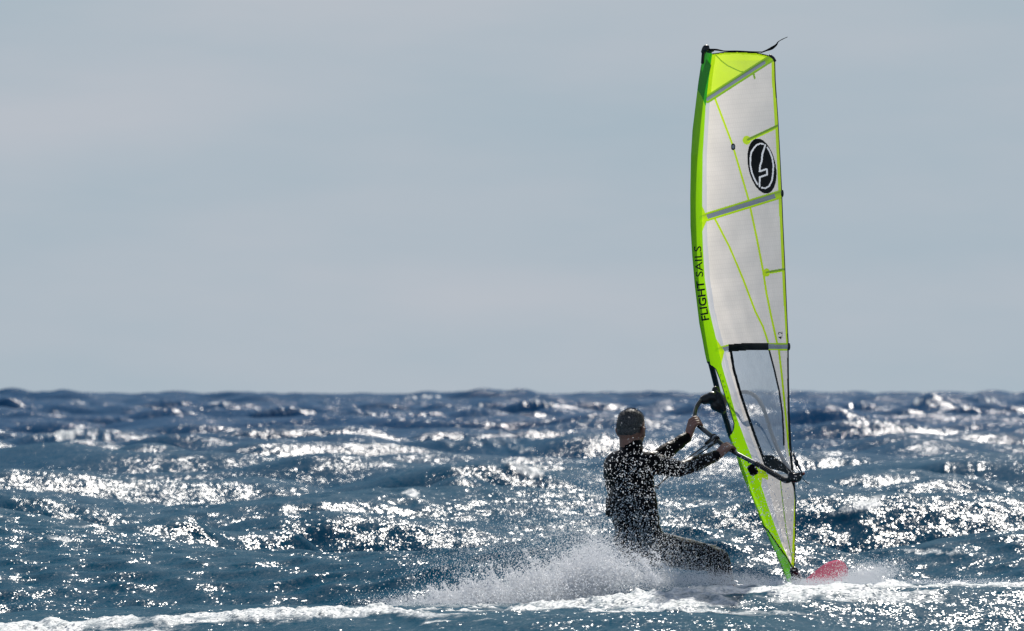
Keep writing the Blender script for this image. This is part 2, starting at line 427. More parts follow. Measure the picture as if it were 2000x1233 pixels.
# foreground swell that hides the board's tail, its crest carries the wake's foam
cl = np.interp(PXg, [-200, 0, 300, 560, 800, 1000, 1150, 1300, 1450, 1600, 1800, 2300], [1226, 1222, 1208, 1200, 1194, 1190, 1183, 1164, 1150, 1144, 1141, 1136])
Yc = 46.5 + .35 * (fbm(Xg * .8 + 5, Yg * 0 + 3, 3) - .5)
zc = H - (cl - HOR) / FPX * Yc
v = (Yg - Yc)
near = np.where(v < 0, np.exp(-(v / 1.35) ** 2), np.exp(-(v / 1.7) ** 2))
local = sstep(18, 24, Yg) * (1 - sstep(50, 55, Yg))
Zbase = Z * .60
ridge = zc * near + Zbase * (1 - .95 * np.exp(-(v / 1.5) ** 2)) - .03 * (1 - near)
Z = Z * (1 - local) + ridge * local
lumps = fbm(Xg * 7.5, Yg * 4.5, 4); lump2 = fbm(Xg * 2.1 + 9, Yg * 1.3, 3)
fprof = np.where(v < .25, np.exp(-((v - .25) / np.interp(PXg, [700, 1150, 1500, 1700, 2000], [.5, 1.1, 1.1, .8, .6])) ** 2), np.exp(-((v - .25) / 1.1) ** 2)) * np.interp(PXg, [-200, 200, 600, 900, 1150, 1350, 1600, 1800, 2200], [0, .0, .25, .30, .70, .92, .85, .62, .42])
FOAM += local * fprof * (1 + .5 * (v < 0)) * (.15 + .7 * lumps + .7 * sstep(.35, .65, fbm(Xg * 1.6 + 11, Yg * 1.1 + 45, 3)))
# churned patch behind and below the rider
ch = np.exp(-((PXg - 1050) / 480) ** 4) * np.exp(-((v - 1.6) / 1.5) ** 2)
FOAM += local * ch * .52 * (.35 + 1.0 * lump2)
# thick foam roll along the bottom left of the picture
vb = v - np.interp(PXg, [-200, 700, 760, 2200], [.05, .05, -.9, -.9])
fb = np.exp(-((vb + .45) / np.interp(PXg, [0, 500, 800], [.62, .60, .5])) ** 2) * np.interp(PXg, [-200, 0, 260, 500, 780, 900, 1000], [1.0, 1.0, 1.05, 1.2, 1.15, .6, 0])
Z += local * .03 * fb
big = fbm(Xg * 1.3 + 71, Yg * .8 + 5, 3)
FOAM += local * fb * (.30 + .55 * lumps + .75 * sstep(.35, .65, big))
# thin foam streaks on the near swell face
st_ = fbm(Xg * 1.1 + 31, Yg * 3.2, 4)
FOAM += local * sstep(.56, .70, st_) * .38 * np.where(v < .0, 1, 0)
# breaking crests: foam on the wave faces found where the photograph has whitecaps
PYg = HOR + FPX * (H - (Z + ZS)) / Yg
vis = np.minimum.accumulate(np.where(Yg > 50, PYg, 1e6), axis=0) >= PYg - .4
gPY = np.abs(np.gradient(PYg, axis=0))
fnz = fbm(Xg * 2.2 + 17, Yg * 1.1, 4); fny = fbm(Xg * .8 + 7, Yg * .5 + 60, 3)
for (px, py, wx, hy, am, sl) in [(1045, 912, 56, 20, 1.0, .25), (990, 880, 34, 9, .6, 0), (960, 845, 60, 5, .5, .05), (118, 1058, 66, 20, .8, 0), (790, 966, 60, 13, .8, 0), (250, 1026, 100, 6, .6, -.05),
        (122, 850, 24, 9, .9, 0), (932, 788, 24, 7, .9, .2), (1070, 790, 30, 7, .8, .15), (410, 785, 45, 6, .6, .1), (225, 785, 60, 5, .7, 0), (560, 892, 55, 8, .5, .1),
        (1600, 782, 60, 9, .8, .1), (1790, 784, 45, 9, .8, .1), (1950, 786, 50, 9, .8, .1), (1680, 985, 110, 18, .6, -.2), (1760, 1080, 110, 12, .6, 0), (1980, 975, 40, 18, .7, 0),
        (1830, 915, 70, 12, .55, -.1), (830, 776, 80, 5, .8, 0), (640, 785, 40, 5, .6, 0), (1150, 975, 70, 10, .5, .1), (1240, 855, 40, 6, .5, 0), (1640, 905, 80, 6, .5, -.1),
        (1700, 820, 80, 7, .5, 0), (330, 960, 120, 5, .45, -.1), (650, 1000, 90, 6, .45, .1), (60, 780, 50, 5, .6, 0), (1880, 1020, 80, 9, .5, 0), (480, 830, 80, 5, .45, 0)]:
    dx = (PXg - px) / wx; dy = (PYg - py - sl * (PXg - px)) / hy
    kk_ = np.exp(-dx ** 2 - dy ** 2) * vis
    if kk_.max() < .05: continue
    rs_ = (kk_ * gPY).sum(1); rs_ = np.convolve(rs_, np.ones(15), 'same'); yc_ = ys[int(np.argmax(rs_))]
    FOAM += am * kk_ * np.exp(-((Yg - yc_) / (.035 * yc_ + .6)) ** 2) * (.05 + 1.15 * sstep(.33, .62, fbm(Xg * 5 + 3, Yg * 1.8 + 9, 4)) * (.5 + fnz))
FOAM = np.clip(FOAM, 0, 1.2)
lumpA = (.075 * (lumps - .45) + .03 * (fbm(Xg * 19, Yg * 13, 2) - .5)) * sstep(.25, .8, FOAM) * (1 - sstep(60, 90, Yg))
lumpB = (.22 * (fbm(Xg * 5, Yg * 1.6, 4) - .4)) * sstep(.2, .6, FOAM) * sstep(60, 120, Yg) * (1 + Yg / 400)
Z += lumpA + lumpB + ZS
Z = np.where(ys[:, None] > 3000, Z * np.clip(1 - (ys[:, None] - 3000) / 8000, 0, 1), Z)
Xw = Xg + DX; Yw = Yg + DY * near_damp
V = np.stack([Xw, Yw, Z], -1).reshape(-1, 3)
idx = np.arange(NR * NC).reshape(NR, NC)
F = np.stack([idx[:-1, :-1], idx[:-1, 1:], idx[1:, 1:], idx[1:, :-1]], -1).reshape(-1, 4)
ff = FOAM.reshape(-1)
fface = ff[F].mean(1)
yf = V[F[:, 0], 1]
is_wake = (fface > .42) & (yf > 42) & (yf < 54)
def sub_mesh(name, mask, mat, parent=None, Vv=None, Fv=None, attrs=None, uv=None):
    Vv = V if Vv is None else Vv; Fv = F if Fv is None else Fv
    Fs = Fv[mask]; used, inv = np.unique(Fs, return_inverse=True)
    o = mesh_np(name, Vv[used], inv.reshape(Fs.shape), mat, parent)
    for nme, arr in (attrs or {}).items():
        at = o.data.attributes.new(nme, 'FLOAT', 'POINT'); at.data.foreach_set('value', arr[used].astype(np.float32))
    if uv is not None:
        l = o.data.uv_layers.new(name='uv'); l.data.foreach_set('uv', uv[used][inv.reshape(-1)].astype(np.float32).ravel())
    return o
water = sub_mesh('water', ~is_wake, M_WATER, attrs={'foam': ff})
tag(water, 'choppy dark blue sea glittering in the backlight, with scattered whitecaps', 'sea', 'structure')
foam_o = sub_mesh('wake_foam', is_wake, M_WATER, attrs={'foam': ff})
tag(foam_o, 'white churned foam along the near swell below the windsurfer', 'foam', 'stuff')
zi = lambda px, Y: float(Z[np.argmin(abs(ys - Y)), np.argmin(abs(ax - (px - 1000) / FPX))])

# ------------------------------------------------------------------ sail
def arr(s): return np.array(s, float)
L_out = arr([(1380, 93), (1373, 112), (1369, 128), (1364, 160), (1359.6, 196), (1352.5, 255), (1349.5, 303), (1348, 384), (1348.5, 442), (1352, 500), (1357, 559), (1365.7, 632), (1372, 664), (1377, 692), (1381, 709),
             (1397, 721), (1405, 740), (1417, 779), (1427, 806), (1433, 828), (1431.5, 840), (1424, 853), (1438, 890), (1446, 918), (1454.5, 939), (1468, 970), (1479.5, 1000), (1491, 1029), (1504.5, 1059), (1518, 1088), (1529.5, 1116), (1534, 1143)])
L_nom = arr([(1380, 93), (1369, 128), (1359.6, 196), (1349.5, 303), (1348, 384), (1352, 500), (1365.7, 632), (1381, 709), (1402, 780), (1424, 853), (1438, 890), (1454.5, 939), (1479.5, 1000), (1504.5, 1059), (1529.5, 1116), (1534, 1143)])
S_in = arr([(1393, 93), (1391, 106), (1384, 157), (1378, 211), (1372.5, 303), (1371.5, 384), (1371.5, 442), (1373, 486), (1376.5, 544), (1384.6, 603), (1399, 664), (1411, 718), (1424.6, 764.6), (1439, 816), (1456, 862), (1471, 901), (1480, 930), (1491, 961), (1502, 995), (1513.5, 1027), (1527, 1063), (1544, 1100), (1547, 1116), (1546, 1143)])
R_out = arr([(1498, 93), (1510, 112), (1514, 118), (1515, 157), (1520, 230), (1524, 303), (1527.5, 372), (1529.5, 427.5), (1533.5, 515), (1538.5, 632), (1540.5, 670), (1541, 733), (1542.5, 806), (1545.5, 867), (1548.5, 903), (1552.5, 945), (1554.5, 972.7), (1554.5, 1013), (1554, 1059), (1553, 1100), (1549.5, 1116), (1547, 1143)])
def itp(A, y): return np.interp(y, A[:, 1], A[:, 0])
def Ym(y): return np.interp(y, [90, 780, 1145], [49.85, 50.35, 50.5])
def Cd(y): return np.interp(y, [90, 200, 400, 700, 930, 1020, 1112, 1145], [.34, .50, .85, 1.15, 1.28, .75, .04, .02])
CLEW = (1549.0, 930.0)
BAT = [  # centre line, pocket half width, core half width
    ([(1382, 194), (1506, 114)], 7.5, 3.0), ([(1371, 427), (1527, 379)], 8.5, 4.4),
    ([(1461, 274), (1521, 246)], 3.6, 1.5), ([(1497, 533), (1535, 526.5)], 3.2, 1.3),
    ([(1402, 686), (1424, 680), (1462, 677), (1500, 677), (1542, 678)], 7.2, 4.2), ([(1478, 922), (1500, 930), (1549, 934)], 7, 3)]
def dpoly(px, py, pts):
    d = np.full(px.shape, 1e9)
    for (x0, y0), (x1, y1) in zip(pts[:-1], pts[1:]):
        vx, vy = x1 - x0, y1 - y0; l = vx * vx + vy * vy + 1e-9
        t = np.clip(((px - x0) * vx + (py - y0) * vy) / l, 0, 1)
        d = np.minimum(d, np.hypot(px - x0 - t * vx, py - y0 - t * vy))
    return d
def sail_Y(px, py, detail=True):
    px = np.asarray(px, float); py = np.asarray(py, float)
    Ln = itp(L_nom, py); S = itp(S_in, py); Rr = itp(R_out, py)
    u = np.clip((px - S) / (Rr - S + 1e-6), -.3, 1.1)
    up = np.clip(u, 0, 1)
    camb = .16 * np.sin(math.pi * up ** .8) * np.interp(py, [90, 400, 800, 1000, 1140], [.3, .8, 1, .6, 0])
    Y = Ym(py) - Cd(py) * u + camb * 1.0
    s = np.clip((px - Ln) / (S - Ln + 1e-6), 0, 1)
    Y = Y + np.where(px < S, .075 * (1 - np.sqrt(np.clip(1 - (1 - s) ** 2, 0, 1))), 0)
    if detail:
        for pts, hw, cw in BAT:
            d = dpoly(px, py, pts)
            Y = Y - .007 * np.sqrt(np.clip(1 - (d / (cw + 1)) ** 2, 0, 1))
        an = np.arctan2(CLEW[1] - py, px - CLEW[0]); rr = np.hypot(px - CLEW[0], py - CLEW[1])
        cre = np.sin(an * 55) * .5 + np.sin(an * 97 + 1) * .3 + np.sin(an * 31 + 2) * .5
        Y = Y + np.where(py > 925, .003, .009) * cre * np.exp(-(rr / 230) ** 2) * np.clip(rr / 60, 0, 1) * (u > .0)
        Y = Y + .0035 * np.sin(an * 75) * np.exp(-((rr - 250) / 160) ** 2) * (u > .05)
    Y = Y + .004 * np.sin((py + px * .6) * .085 + 2.0 * np.sin(py * .011)) * np.clip(u, 0, 1) * np.clip(1 - u, 0, 1) * 2
    return Y
NSL, NSA, NRS = 22, 190, 900
yr = np.linspace(98.5, 1141, NRS)
Lr, Sr, Rr = itp(L_out, yr), itp(S_in, yr), itp(R_out, yr)
Sr = np.maximum(Sr, Lr + .5); Rr = np.maximum(Rr, Sr + .3)
cols = np.concatenate([Lr[:, None] + (Sr - Lr)[:, None] * np.linspace(0, 1, NSL)[None, :],
                       Sr[:, None] + (Rr - Sr)[:, None] * np.linspace(0, 1, NSA)[None, 1:]], 1)
PY = np.repeat(yr[:, None], cols.shape[1], 1)
# head edge: curved top
top = lambda x: np.interp(x, [1370, 1385, 1392, 1415, 1440, 1480, 1502, 1512, 1516], [100, 104, 104.5, 101.5, 100.5, 103, 108.5, 116, 120])
PY = np.where(PY < top(cols) , top(cols) + (PY - 98.5) * .02, PY)
SV = PA(cols, PY, sail_Y(cols, PY)).reshape(-1, 3)
nr, ncs = cols.shape
sidx = np.arange(nr * ncs).reshape(nr, ncs)
SF = np.stack([sidx[1:, :-1], sidx[1:, 1:], sidx[:-1, 1:], sidx[:-1, :-1]], -1).reshape(-1, 4)
fx = cols.reshape(-1)[SF].mean(1); fy = PY.reshape(-1)[SF].mean(1)
fcol = np.repeat(np.arange(ncs - 1)[None, :], nr - 1, 0).reshape(-1)
hgt = PY.reshape(-1)[SF].max(1) - PY.reshape(-1)[SF].min(1)
cat = np.full(len(SF), 'x', dtype=object)
yB1 = np.interp(fx, [1382, 1506], [194, 114]); yB2 = np.interp(fx, [1371, 1527], [427, 379]); yB3 = np.interp(fx, [1402, 1424, 1462, 1500, 1542], [686, 680, 677, 677, 678])
yB4 = np.interp(fx, [1440, 1478, 1500, 1549], [906, 922, 930, 934])
cat[:] = 'panel_mid'
cat[fy < yB2] = 'panel_up'; cat[fy < yB1] = 'head'
cat[fy > yB3] = 'panel_low'; cat[fy > yB4] = 'foot'
Sf = itp(S_in, fy); Rf = itp(R_out, fy)
stripw = np.interp(fy, [190, 400, 640, 700, 900, 930, 1060], [7, 9, 11, 13, 14, 14, 6])
m = (fx - Sf < stripw) & (fx >= Sf) & (fy > yB1) & (fy < 1060)
cat[m] = 'strip'
# green borders of the head panel
m = (cat == 'head') & ((fx - Sf < 7) | (fy - top(fx) < 5))
cat[m] = 'head_border'
leaf = (Rf - fx < np.interp(fy, [110, 500, 660, 684, 700, 900, 1000, 1110], [7.5, 7, 5.5, 4, 0, 0, 4.0, 8])) & (fy > 112)
cat[leaf] = 'leech_strip'
# window
wl = arr([(1427, 683), (1433, 721), (1446.5, 769.5), (1458.7, 806), (1475.7, 854.6), (1489, 890), (1497, 914)])
wrr = arr([(1502, 683), (1512, 721), (1522, 764.6), (1528, 806), (1530.5, 850), (1531, 869), (1541, 905), (1546, 926)])
inw = (fy > 683) & (fy < 926) & (fx > itp(wl, fy)) & (fx < itp(wrr, fy))
cat[inw] = 'window'
clewpatch = inw & (fy > np.interp(fx, [1489, 1510, 1530, 1546], [889, 890, 905, 932])) & (fy < np.interp(fx, [1489, 1530, 1546], [912, 922, 932]))
cat[clewpatch] = 'clew_patch'
cat[(dpoly(fx, fy, [tuple(p) for p in wl]) < 2.6) & (fy > 680)] = 'window_frame'
cat[(dpoly(fx, fy, [tuple(p) for p in wrr[:6]]) < 1.7) & (fy > 680)] = 'window_frame'
# rounded upper corners of the frame
for cx, cy, sx in ((1437, 691, -1), (1497, 691, 1)):
    mm = (cat == 'window') & ((fx - cx) * sx > 0) & (fy < cy) & (np.hypot(fx - cx, fy - cy) > 8)
    cat[mm] = 'window_frame'
lineA = [(1397, 194), (1430, 281), (1453, 359), (1462, 390), (1478, 465), (1490, 527), (1497, 573), (1506, 617), (1517, 667), (1521, 682), (1527, 733), (1534, 806), (1540, 867), (1543, 890)]
lineB = [(1395, 425), (1425, 483), (1452, 547), (1475, 608), (1490, 638), (1500, 668)]
lineD = [(1524, 938), (1531, 1000), (1537, 1045), (1548, 1095)]
isl = fcol < NSL - 1
for nme, pts, hw in (('seamA', lineA, 2.0), ('seamB', lineB, 1.9), ('seamD', lineD, .9)):
    mm = (dpoly(fx, fy, pts) < hw) & ~isl & (cat != 'window') & (cat != 'window_frame')
    cat[mm] = nme
# battens
for i, (pts, hw, cw) in enumerate(BAT):
    d = dpoly(fx, fy, pts)
    if i == 4:
        m1 = (d < hw) & ~isl; cat[m1] = 'bpocket4'
        cat[(d < cw) & ~isl] = 'bcore4'
        cat[(d < 7.3) & (fx > 1423) & (fx < 1501)] = 'window_frame'
    elif i == 5:
        cat[(d < hw) & ~isl & (fx < 1500) & (cat != 'window')] = 'bpocket5'
    else:
        cat[(d < hw) & ~isl] = f'bpocket{i}'
        if cw: cat[(d < cw) & ~isl & (np.hypot(fx - pts[-1][0], fy - pts[-1][1]) > (14 if i < 2 else 3))] = f'bcore{i}'
cat[(np.hypot((fx - 1458.5) / 8, (fy - 274) / 8.5) < 1) & (cat != 'bcore2')] = 'bend2'
cat[(np.hypot((fx - 1497.5) / 6.5, (fy - 532.5) / 8) < 1) & (cat != 'bcore3')] = 'bend3'
# triangular luff patches at the batten ends
for k, (yy, i) in enumerate(((427, 1), (686, 4), (925, 5))):
    mm = ~isl & (fx - Sf < 11 - abs(fy - yy) * .45) & (fx > Sf)
    cat[mm] = f'bend{i}'
# emblem
cx, cy = 1488.2, 324.5
A = np.array([[28.0, -4.8], [7.0, -53.3]]); Ai = np.linalg.inv(A)
q = Ai @ np.stack([fx - cx, fy - cy]); rr_ = np.hypot(q[0], q[1])
cat[rr_ < 1.0] = 'emblem'
def zl(l): return [(1440 + x / 8.217, 250 + y / 8.217) for x, y in l]
strokes = [(zl([(420, 262), (370, 250), (310, 275), (270, 320), (225, 390), (210, 480), (210, 600), (235, 720), (275, 820), (322, 905)]), 1.45),
           (zl([(483, 315), (520, 375), (560, 480), (580, 600), (572, 740), (555, 850), (510, 935), (450, 970), (392, 960)]), 1.45),
           (zl([(448, 278), (400, 430), (393, 530), (368, 600), (358, 700), (472, 660), (480, 748), (360, 792), (358, 940)]), 1.6)]
for pts, hw in strokes:
    cat[(dpoly(fx, fy, pts) < hw) & (rr_ < 1)] = 'emblem_mark'
cat[np.hypot((fx - 1432) / 4.2, (fy - 287) / 6.6) < 1] = 'disc'
cat[(np.hypot((fx - 1432) / 2.2, (fy - 287) / 4.0) < 1)] = 'disc_mark'
cat[(Rf - fx < np.interp(fy, [110, 660, 700, 880, 930, 960, 1110], [1.8, 1.9, 3.2, 5, 5, 2.0, 1.8])) & (fy > 106)] = 'leech_tape'
cat[(fy - top(fx) < 2.0) & ~isl] = 'leech_tape'
strapC = [(1397, 107), (1410, 120), (1422, 129), (1446, 140), (1468, 143)]
cat[(dpoly(fx, fy, strapC) < 1.1) & np.isin(cat, ['head', 'head_border'])] = 'head_strap'
cat[(dpoly(fx, fy, [(1471.5, 143), (1474, 153)]) < 1.9)] = 'head_strap'
# sleeve
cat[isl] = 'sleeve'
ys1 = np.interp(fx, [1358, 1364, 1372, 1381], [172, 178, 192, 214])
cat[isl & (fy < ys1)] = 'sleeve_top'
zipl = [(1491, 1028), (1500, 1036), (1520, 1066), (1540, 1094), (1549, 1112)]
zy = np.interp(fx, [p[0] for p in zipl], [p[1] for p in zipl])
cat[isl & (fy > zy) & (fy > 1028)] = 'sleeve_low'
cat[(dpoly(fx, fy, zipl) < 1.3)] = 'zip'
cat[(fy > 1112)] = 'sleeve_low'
ce = (fy > 709) & (fy < 853) & isl & (fx - itp(L_out, fy) < 1.8)
cat[ce] = 'cutout_edge'
cat[(dpoly(fx, fy, [(1381, 709), (1397, 721), (1405, 740)]) < 1.6) & isl] = 'cutout_edge'
cat[(fy > 706) & (fy < 712) & isl & (fx < 1386)] = 'cutout_edge'
ok = (hgt > .15)
UV = np.stack([(cols.reshape(-1) - 1348) / 310. * 2.4, (1141 - PY.reshape(-1)) / 310.], -1)

rig = bpy.data.objects.new('windsurf_rig', None); COL.objects.link(rig)
rig.location = P(1552, 1142, 50.5)
bpy.context.view_layer.update()
RI = Matrix.Translation(-rig.location)
def rigged(o, parent=None):
    """keep the world position while parenting (all meshes are written in world coordinates)"""
    par = parent or rig
    o.parent = par
    o.matrix_parent_inverse = RI if par is rig else Matrix.Identity(4)
    return o
tag(rig, 'lime green and clear windsurf sail with black boom, standing upright on the board', 'windsurf sail')
CATS = {'panel_up': ('sail_panel', M_FILM), 'panel_mid': ('sail_panel', M_FILM), 'panel_low': ('sail_panel', M_FILM), 'foot': ('foot_panel', M_FILM),
        'head': ('head_panel', M_FILM_HEAD), 'head_border': ('head_border', M_LIME), 'strip': ('luff_panel', M_FILM_STRIP),
        'leech_strip': ('leech_strip', M_LEAF), 'window': ('window', M_WINDOW), 'window_frame': ('window_frame', M_BLACK),
        'clew_patch': ('clew_patch', M_BLACK), 'seamA': ('seam_tape', M_LEAF), 'seamB': ('seam_tape', M_LEAF), 'seamD': ('seam_tape', M_LIME_D),
        'emblem': ('emblem', M_BLACK), 'disc': ('round_badge', M_BLACK), 'leech_tape': ('leech_tape', M_BLACK),
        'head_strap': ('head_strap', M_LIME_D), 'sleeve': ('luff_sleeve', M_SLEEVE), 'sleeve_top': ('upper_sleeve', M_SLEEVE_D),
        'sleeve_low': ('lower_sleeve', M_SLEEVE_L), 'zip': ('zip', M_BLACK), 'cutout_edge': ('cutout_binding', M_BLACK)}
made = {}
def islands(msk):
    """separate pieces of the faces in msk, crumbs joined to the largest"""
    ids = np.nonzero(msk)[0]; Fm = SF[ids]; lab = np.arange(len(SV))
    while True:
        new = lab.copy(); np.minimum.at(new, Fm, np.repeat(new[Fm].min(1)[:, None], 4, 1)); new = new[new]
        if (new == lab).all(): break
        lab = new
    u_, inv, cnt = np.unique(lab[Fm[:, 0]], return_inverse=True, return_counts=True)
    big_ = [k for k in np.argsort(-cnt) if cnt[k] >= 45] or [int(np.argmax(cnt))]
    out = []
    for n_, k in enumerate(big_):
        sel = inv == k
        m_ = np.zeros(len(SF), bool); m_[ids[sel]] = True; out.append(m_)
    return out
def sm(c, name, mat, parent=None):
    msk = (cat == c) & ok
    if not msk.any(): print('empty', c); return None
    for k, m_ in enumerate(islands(msk)):
        o = sub_mesh(name, m_, mat, Vv=SV, Fv=SF, uv=UV); rigged(o, parent)
        if k == 0: made[c] = o
    return made[c]
for c, (nme, mt) in CATS.items(): sm(c, nme, mt)
for i in range(6):
    a = sm(f'bpocket{i}', 'batten_pocket', M_LIME if i != 0 else M_LIME_D)
    if (cat == f'bcore{i}').any(): sm(f'bcore{i}', 'batten', M_BATTEN if i in (0, 1, 4) else M_LIME_D, a)
    if (cat == f'bend{i}').any(): sm(f'bend{i}', 'batten_end_patch', M_LEAF if i in (2, 3) else M_LIME, a)
sm('emblem_mark', 'emblem_mark', M_WHITE, made['emblem'])
sm('disc_mark', 'badge_mark', M_ROPEG, made['disc'])
# rounded leading edge of the sleeve wrapping behind the mast
yy = np.linspace(125, 709, 220); yy2 = np.linspace(853, 1136, 110)
bmw = []
for seg in (yy, yy2):
    Ll = itp(L_out, seg); Yl = sail_Y(Ll, seg, False)
    rowsv = []
    for k in range(6):
        a = k / 5 * math.pi * .5
        rowsv.append(PA(Ll + 5.5 * (1 - math.cos(a)), seg, Yl + .022 * math.sin(a) + .0))
    G = np.stack(rowsv, 1); n0 = G.shape[0]
    ii = np.arange(n0 * 6).reshape(n0, 6)
    Fq = np.stack([ii[:-1, :-1], ii[:-1, 1:], ii[1:, 1:], ii[1:, :-1]], -1).reshape(-1, 4)
    o = mesh_np('sleeve_leading_edge', G.reshape(-1, 3), Fq, M_SLEEVE); rigged(o, made['sleeve'])

# lettering on the sleeve and the size figure
def text_mesh(body, shear=0.0, bold=0.0):
    cu = bpy.data.curves.new('t', 'FONT'); cu.body = body; cu.size = 1; cu.offset = bold; cu.resolution_u = 3; cu.shear = shear
    o = bpy.data.objects.new('t', cu); COL.objects.link(o)
    dg = bpy.context.evaluated_depsgraph_get(); dg.update()
    me = bpy.data.meshes.new_from_object(o.evaluated_get(dg))
    bm = bmesh.new(); bm.from_mesh(me); bmesh.ops.triangulate(bm, faces=bm.faces)
    for _ in range(2):
        le = [e for e in bm.edges if e.calc_length() > .18]
        if le: bmesh.ops.subdivide_edges(bm, edges=le, cuts=1); bmesh.ops.triangulate(bm, faces=bm.faces)
    v = np.array([tuple(x.co)[:2] for x in bm.verts]); f = np.array([[x.index for x in fc.verts] for fc in bm.faces])
    bm.free(); bpy.data.objects.remove(o)
    return v, f
def place_text(name, body, path, x0, x1, height, mat, parent, bold=0, shear=0, mirror=False):
    """write `body` along a pixel path (bottom to top), glyph tops facing left of it"""
    v, f = text_mesh(body, shear, bold)
    v[:, 0] -= v[:, 0].min(); v[:, 0] /= v[:, 0].max(); v[:, 1] -= v[:, 1].min(); v[:, 1] /= v[:, 1].max()
    path = np.array(path, float); seg = np.hypot(*np.diff(path, axis=0).T); cum = np.concatenate([[0], np.cumsum(seg)]); 
    s = x0 + v[:, 0] * (x1 - x0)
    bx = np.interp(s, cum, path[:, 0]); by = np.interp(s, cum, path[:, 1])
    e = 2.0
    tx = np.interp(s + e, cum, path[:, 0]) - np.interp(s - e, cum, path[:, 0]); ty = np.interp(s + e, cum, path[:, 1]) - np.interp(s - e, cum, path[:, 1])
    l = np.hypot(tx, ty) + 1e-9; nx, ny = ty / l, -tx / l
    px = bx + nx * (v[:, 1] - .5) * height; py = by + ny * (v[:, 1] - .5) * height
    Yv = sail_Y(px, py) - .004
    o = mesh_np(name, PA(px, py, Yv), f, mat); rigged(o, parent); return o
mid = [((itp(L_out, y) + itp(S_in, y)) / 2 + .5, y) for y in np.linspace(626, 470, 60)]
place_text('lettering', 'FLIGHT', mid, 0, 78, 15.5, M_BLACK, made['sleeve'], bold=.022)
place_text('lettering', 'SAILS', mid, 86, 146, 14.5, M_BLACK, made['sleeve'], bold=.006)
o = place_text('size_figure', '4.2', [(1524.5, 663), (1523.5, 640)], 0, 15, 8.5, M_BLACK, made['panel_mid'], bold=.01)
for k in range(9):     # trimming scale printed on the sleeve
    y = 733 + k * 11; x = float(itp(L_out, y)) + 5.5
    place_text('scale_figure', '789' [k % 3], [(x - 2, y + 1.5), (x + 8, y - 1.5)], 0, 4, 5, M_LIME_D, made['sleeve'])

# ------------------------------------------------------------------ mast, boom
def Ymast(y): return float(sail_Y(itp(L_nom, y), y, False)) + .0
mpts = []
for y in list(np.linspace(97, 705, 14)) + list(np.linspace(715, 850, 6)) + list(np.linspace(870, 1136, 8)):
    x = float(itp(L_nom, y)); off = 7.5
    if 700 < y < 860: x = float(np.interp(y, [700, 712, 780, 850, 860], [1386, 1389, 1406, 1427, 1431])); off = 0
    mpts.append(P(x + off, y, Ymast(y) + .028))
mast = tube_obj('mast', catmull(mpts, 3), .0185, M_CARBON, None, 14); rigged(mast)
cap = catmull([P(1372, 124, 49.9), P(1373.5, 105, 49.88), P(1377, 94, 49.87), P(1381.5, 93.5, 49.87), P(1385, 101, 49.88)], 5)
o = tube_obj('mast_cap', cap, [.010] * 6 + [.017] * 10 + [.012] * (len(cap) - 16), M_BLACKP, None, 10); rigged(o, mast)
bm = bmesh.new()
ball(bm, P(1389, 99, 49.86), (.02, .02, .010)); ball(bm, P(1380, 97, 49.86), (.02, .02, .014))
o = from_bm('head_fitting', bm, M_BLACKP); rigged(o, mast)
# webbing along the head and loose strap tail flying in the wind
def ribbon(name, pts, widths, parent, mat=M_BLACK):
    pts = catmull(pts, 5); n = len(pts); ws = np.interp(np.linspace(0, 1, n), np.linspace(0, 1, len(widths)), widths)
    bm = bmesh.new(); rows_ = []
    for i, p in enumerate(pts):
        d = (pts[min(i + 1, n - 1)] - pts[max(i - 1, 0)]).normalized()
        a = d.cross(Vector((math.sin(i * .35) * .6, -1, 0))).normalized() * ws[i] * .5; b = d.cross(a).normalized() * .0012
        rows_.append([bm.verts.new(p + a + b), bm.verts.new(p - a + b), bm.verts.new(p - a - b), bm.verts.new(p + a - b)])
    for i in range(n - 1):
        for k in range(4): bm.faces.new((rows_[i][k], rows_[i][(k + 1) % 4], rows_[i + 1][(k + 1) % 4], rows_[i + 1][k]))
    bm.faces.new(rows_[0]); bm.faces.new(rows_[-1][::-1])
    o = from_bm(name, bm, mat); rigged(o, parent); return o
ribbon('head_webbing', [P(1384, 97, 49.83), P(1400, 97.5, 49.8), P(1415, 100, 49.75), P(1440, 100, 49.65), P(1470, 101.5, 49.55), P(1490, 102, 49.5)], [.010, .012, .007, .007, .007, .007], None)
ribbon('loose_strap', [P(1486, 103, 49.5), P(1498, 98.5, 49.45), P(1508, 94, 49.42), P(1516, 88, 49.4), P(1520, 82, 49.38), P(1528, 77, 49.34), P(1538, 72.5, 49.3)], [.006, .012, .019, .012, .006, .005, .003], None)
bm = bmesh.new()
tube(bm, catmull([P(1503, 108, 49.48), P(1510, 113, 49.47), P(1514, 120, 49.46)], 3), .0085, 8)
o = from_bm('batten_end_cap', bm, M_BLACKP); rigged(o)
for (x, y) in ((1528, 378), (1541, 677)):
    bm = bmesh.new(); ball(bm, P(x, y, float(sail_Y(x, y, False)) - .01), (.009, .012, .024)); o = from_bm('batten_end_cap', bm, M_BLACKP); rigged(o)

def Yboom(px): return 50.33 - (px - 1385) / 165 * 1.23
bw = [(1392, 779, 50.36), (1378, 778, 50.33), (1368, 784, 50.30), (1360, 797, 50.26), (1357, 812, 50.2), (1360, 826, 50.16), (1372, 838, 50.1), (1390, 852, 50.0), (1408, 866, 49.92),
      (1425, 878, 49.84), (1440, 887, 49.76), (1462, 898.5, 49.64), (1485, 910, 49.5), (1505, 922, 49.36), (1525, 934, 49.24), (1536, 939, 49.17), (1547, 935, 49.1), (1552, 932, 49.08)]
BW = [P(*p) for p in bw]
boomN = catmull(BW, 6)
boom = tube_obj('boom', boomN, .0138, M_CARBON, None, 14); rigged(boom)
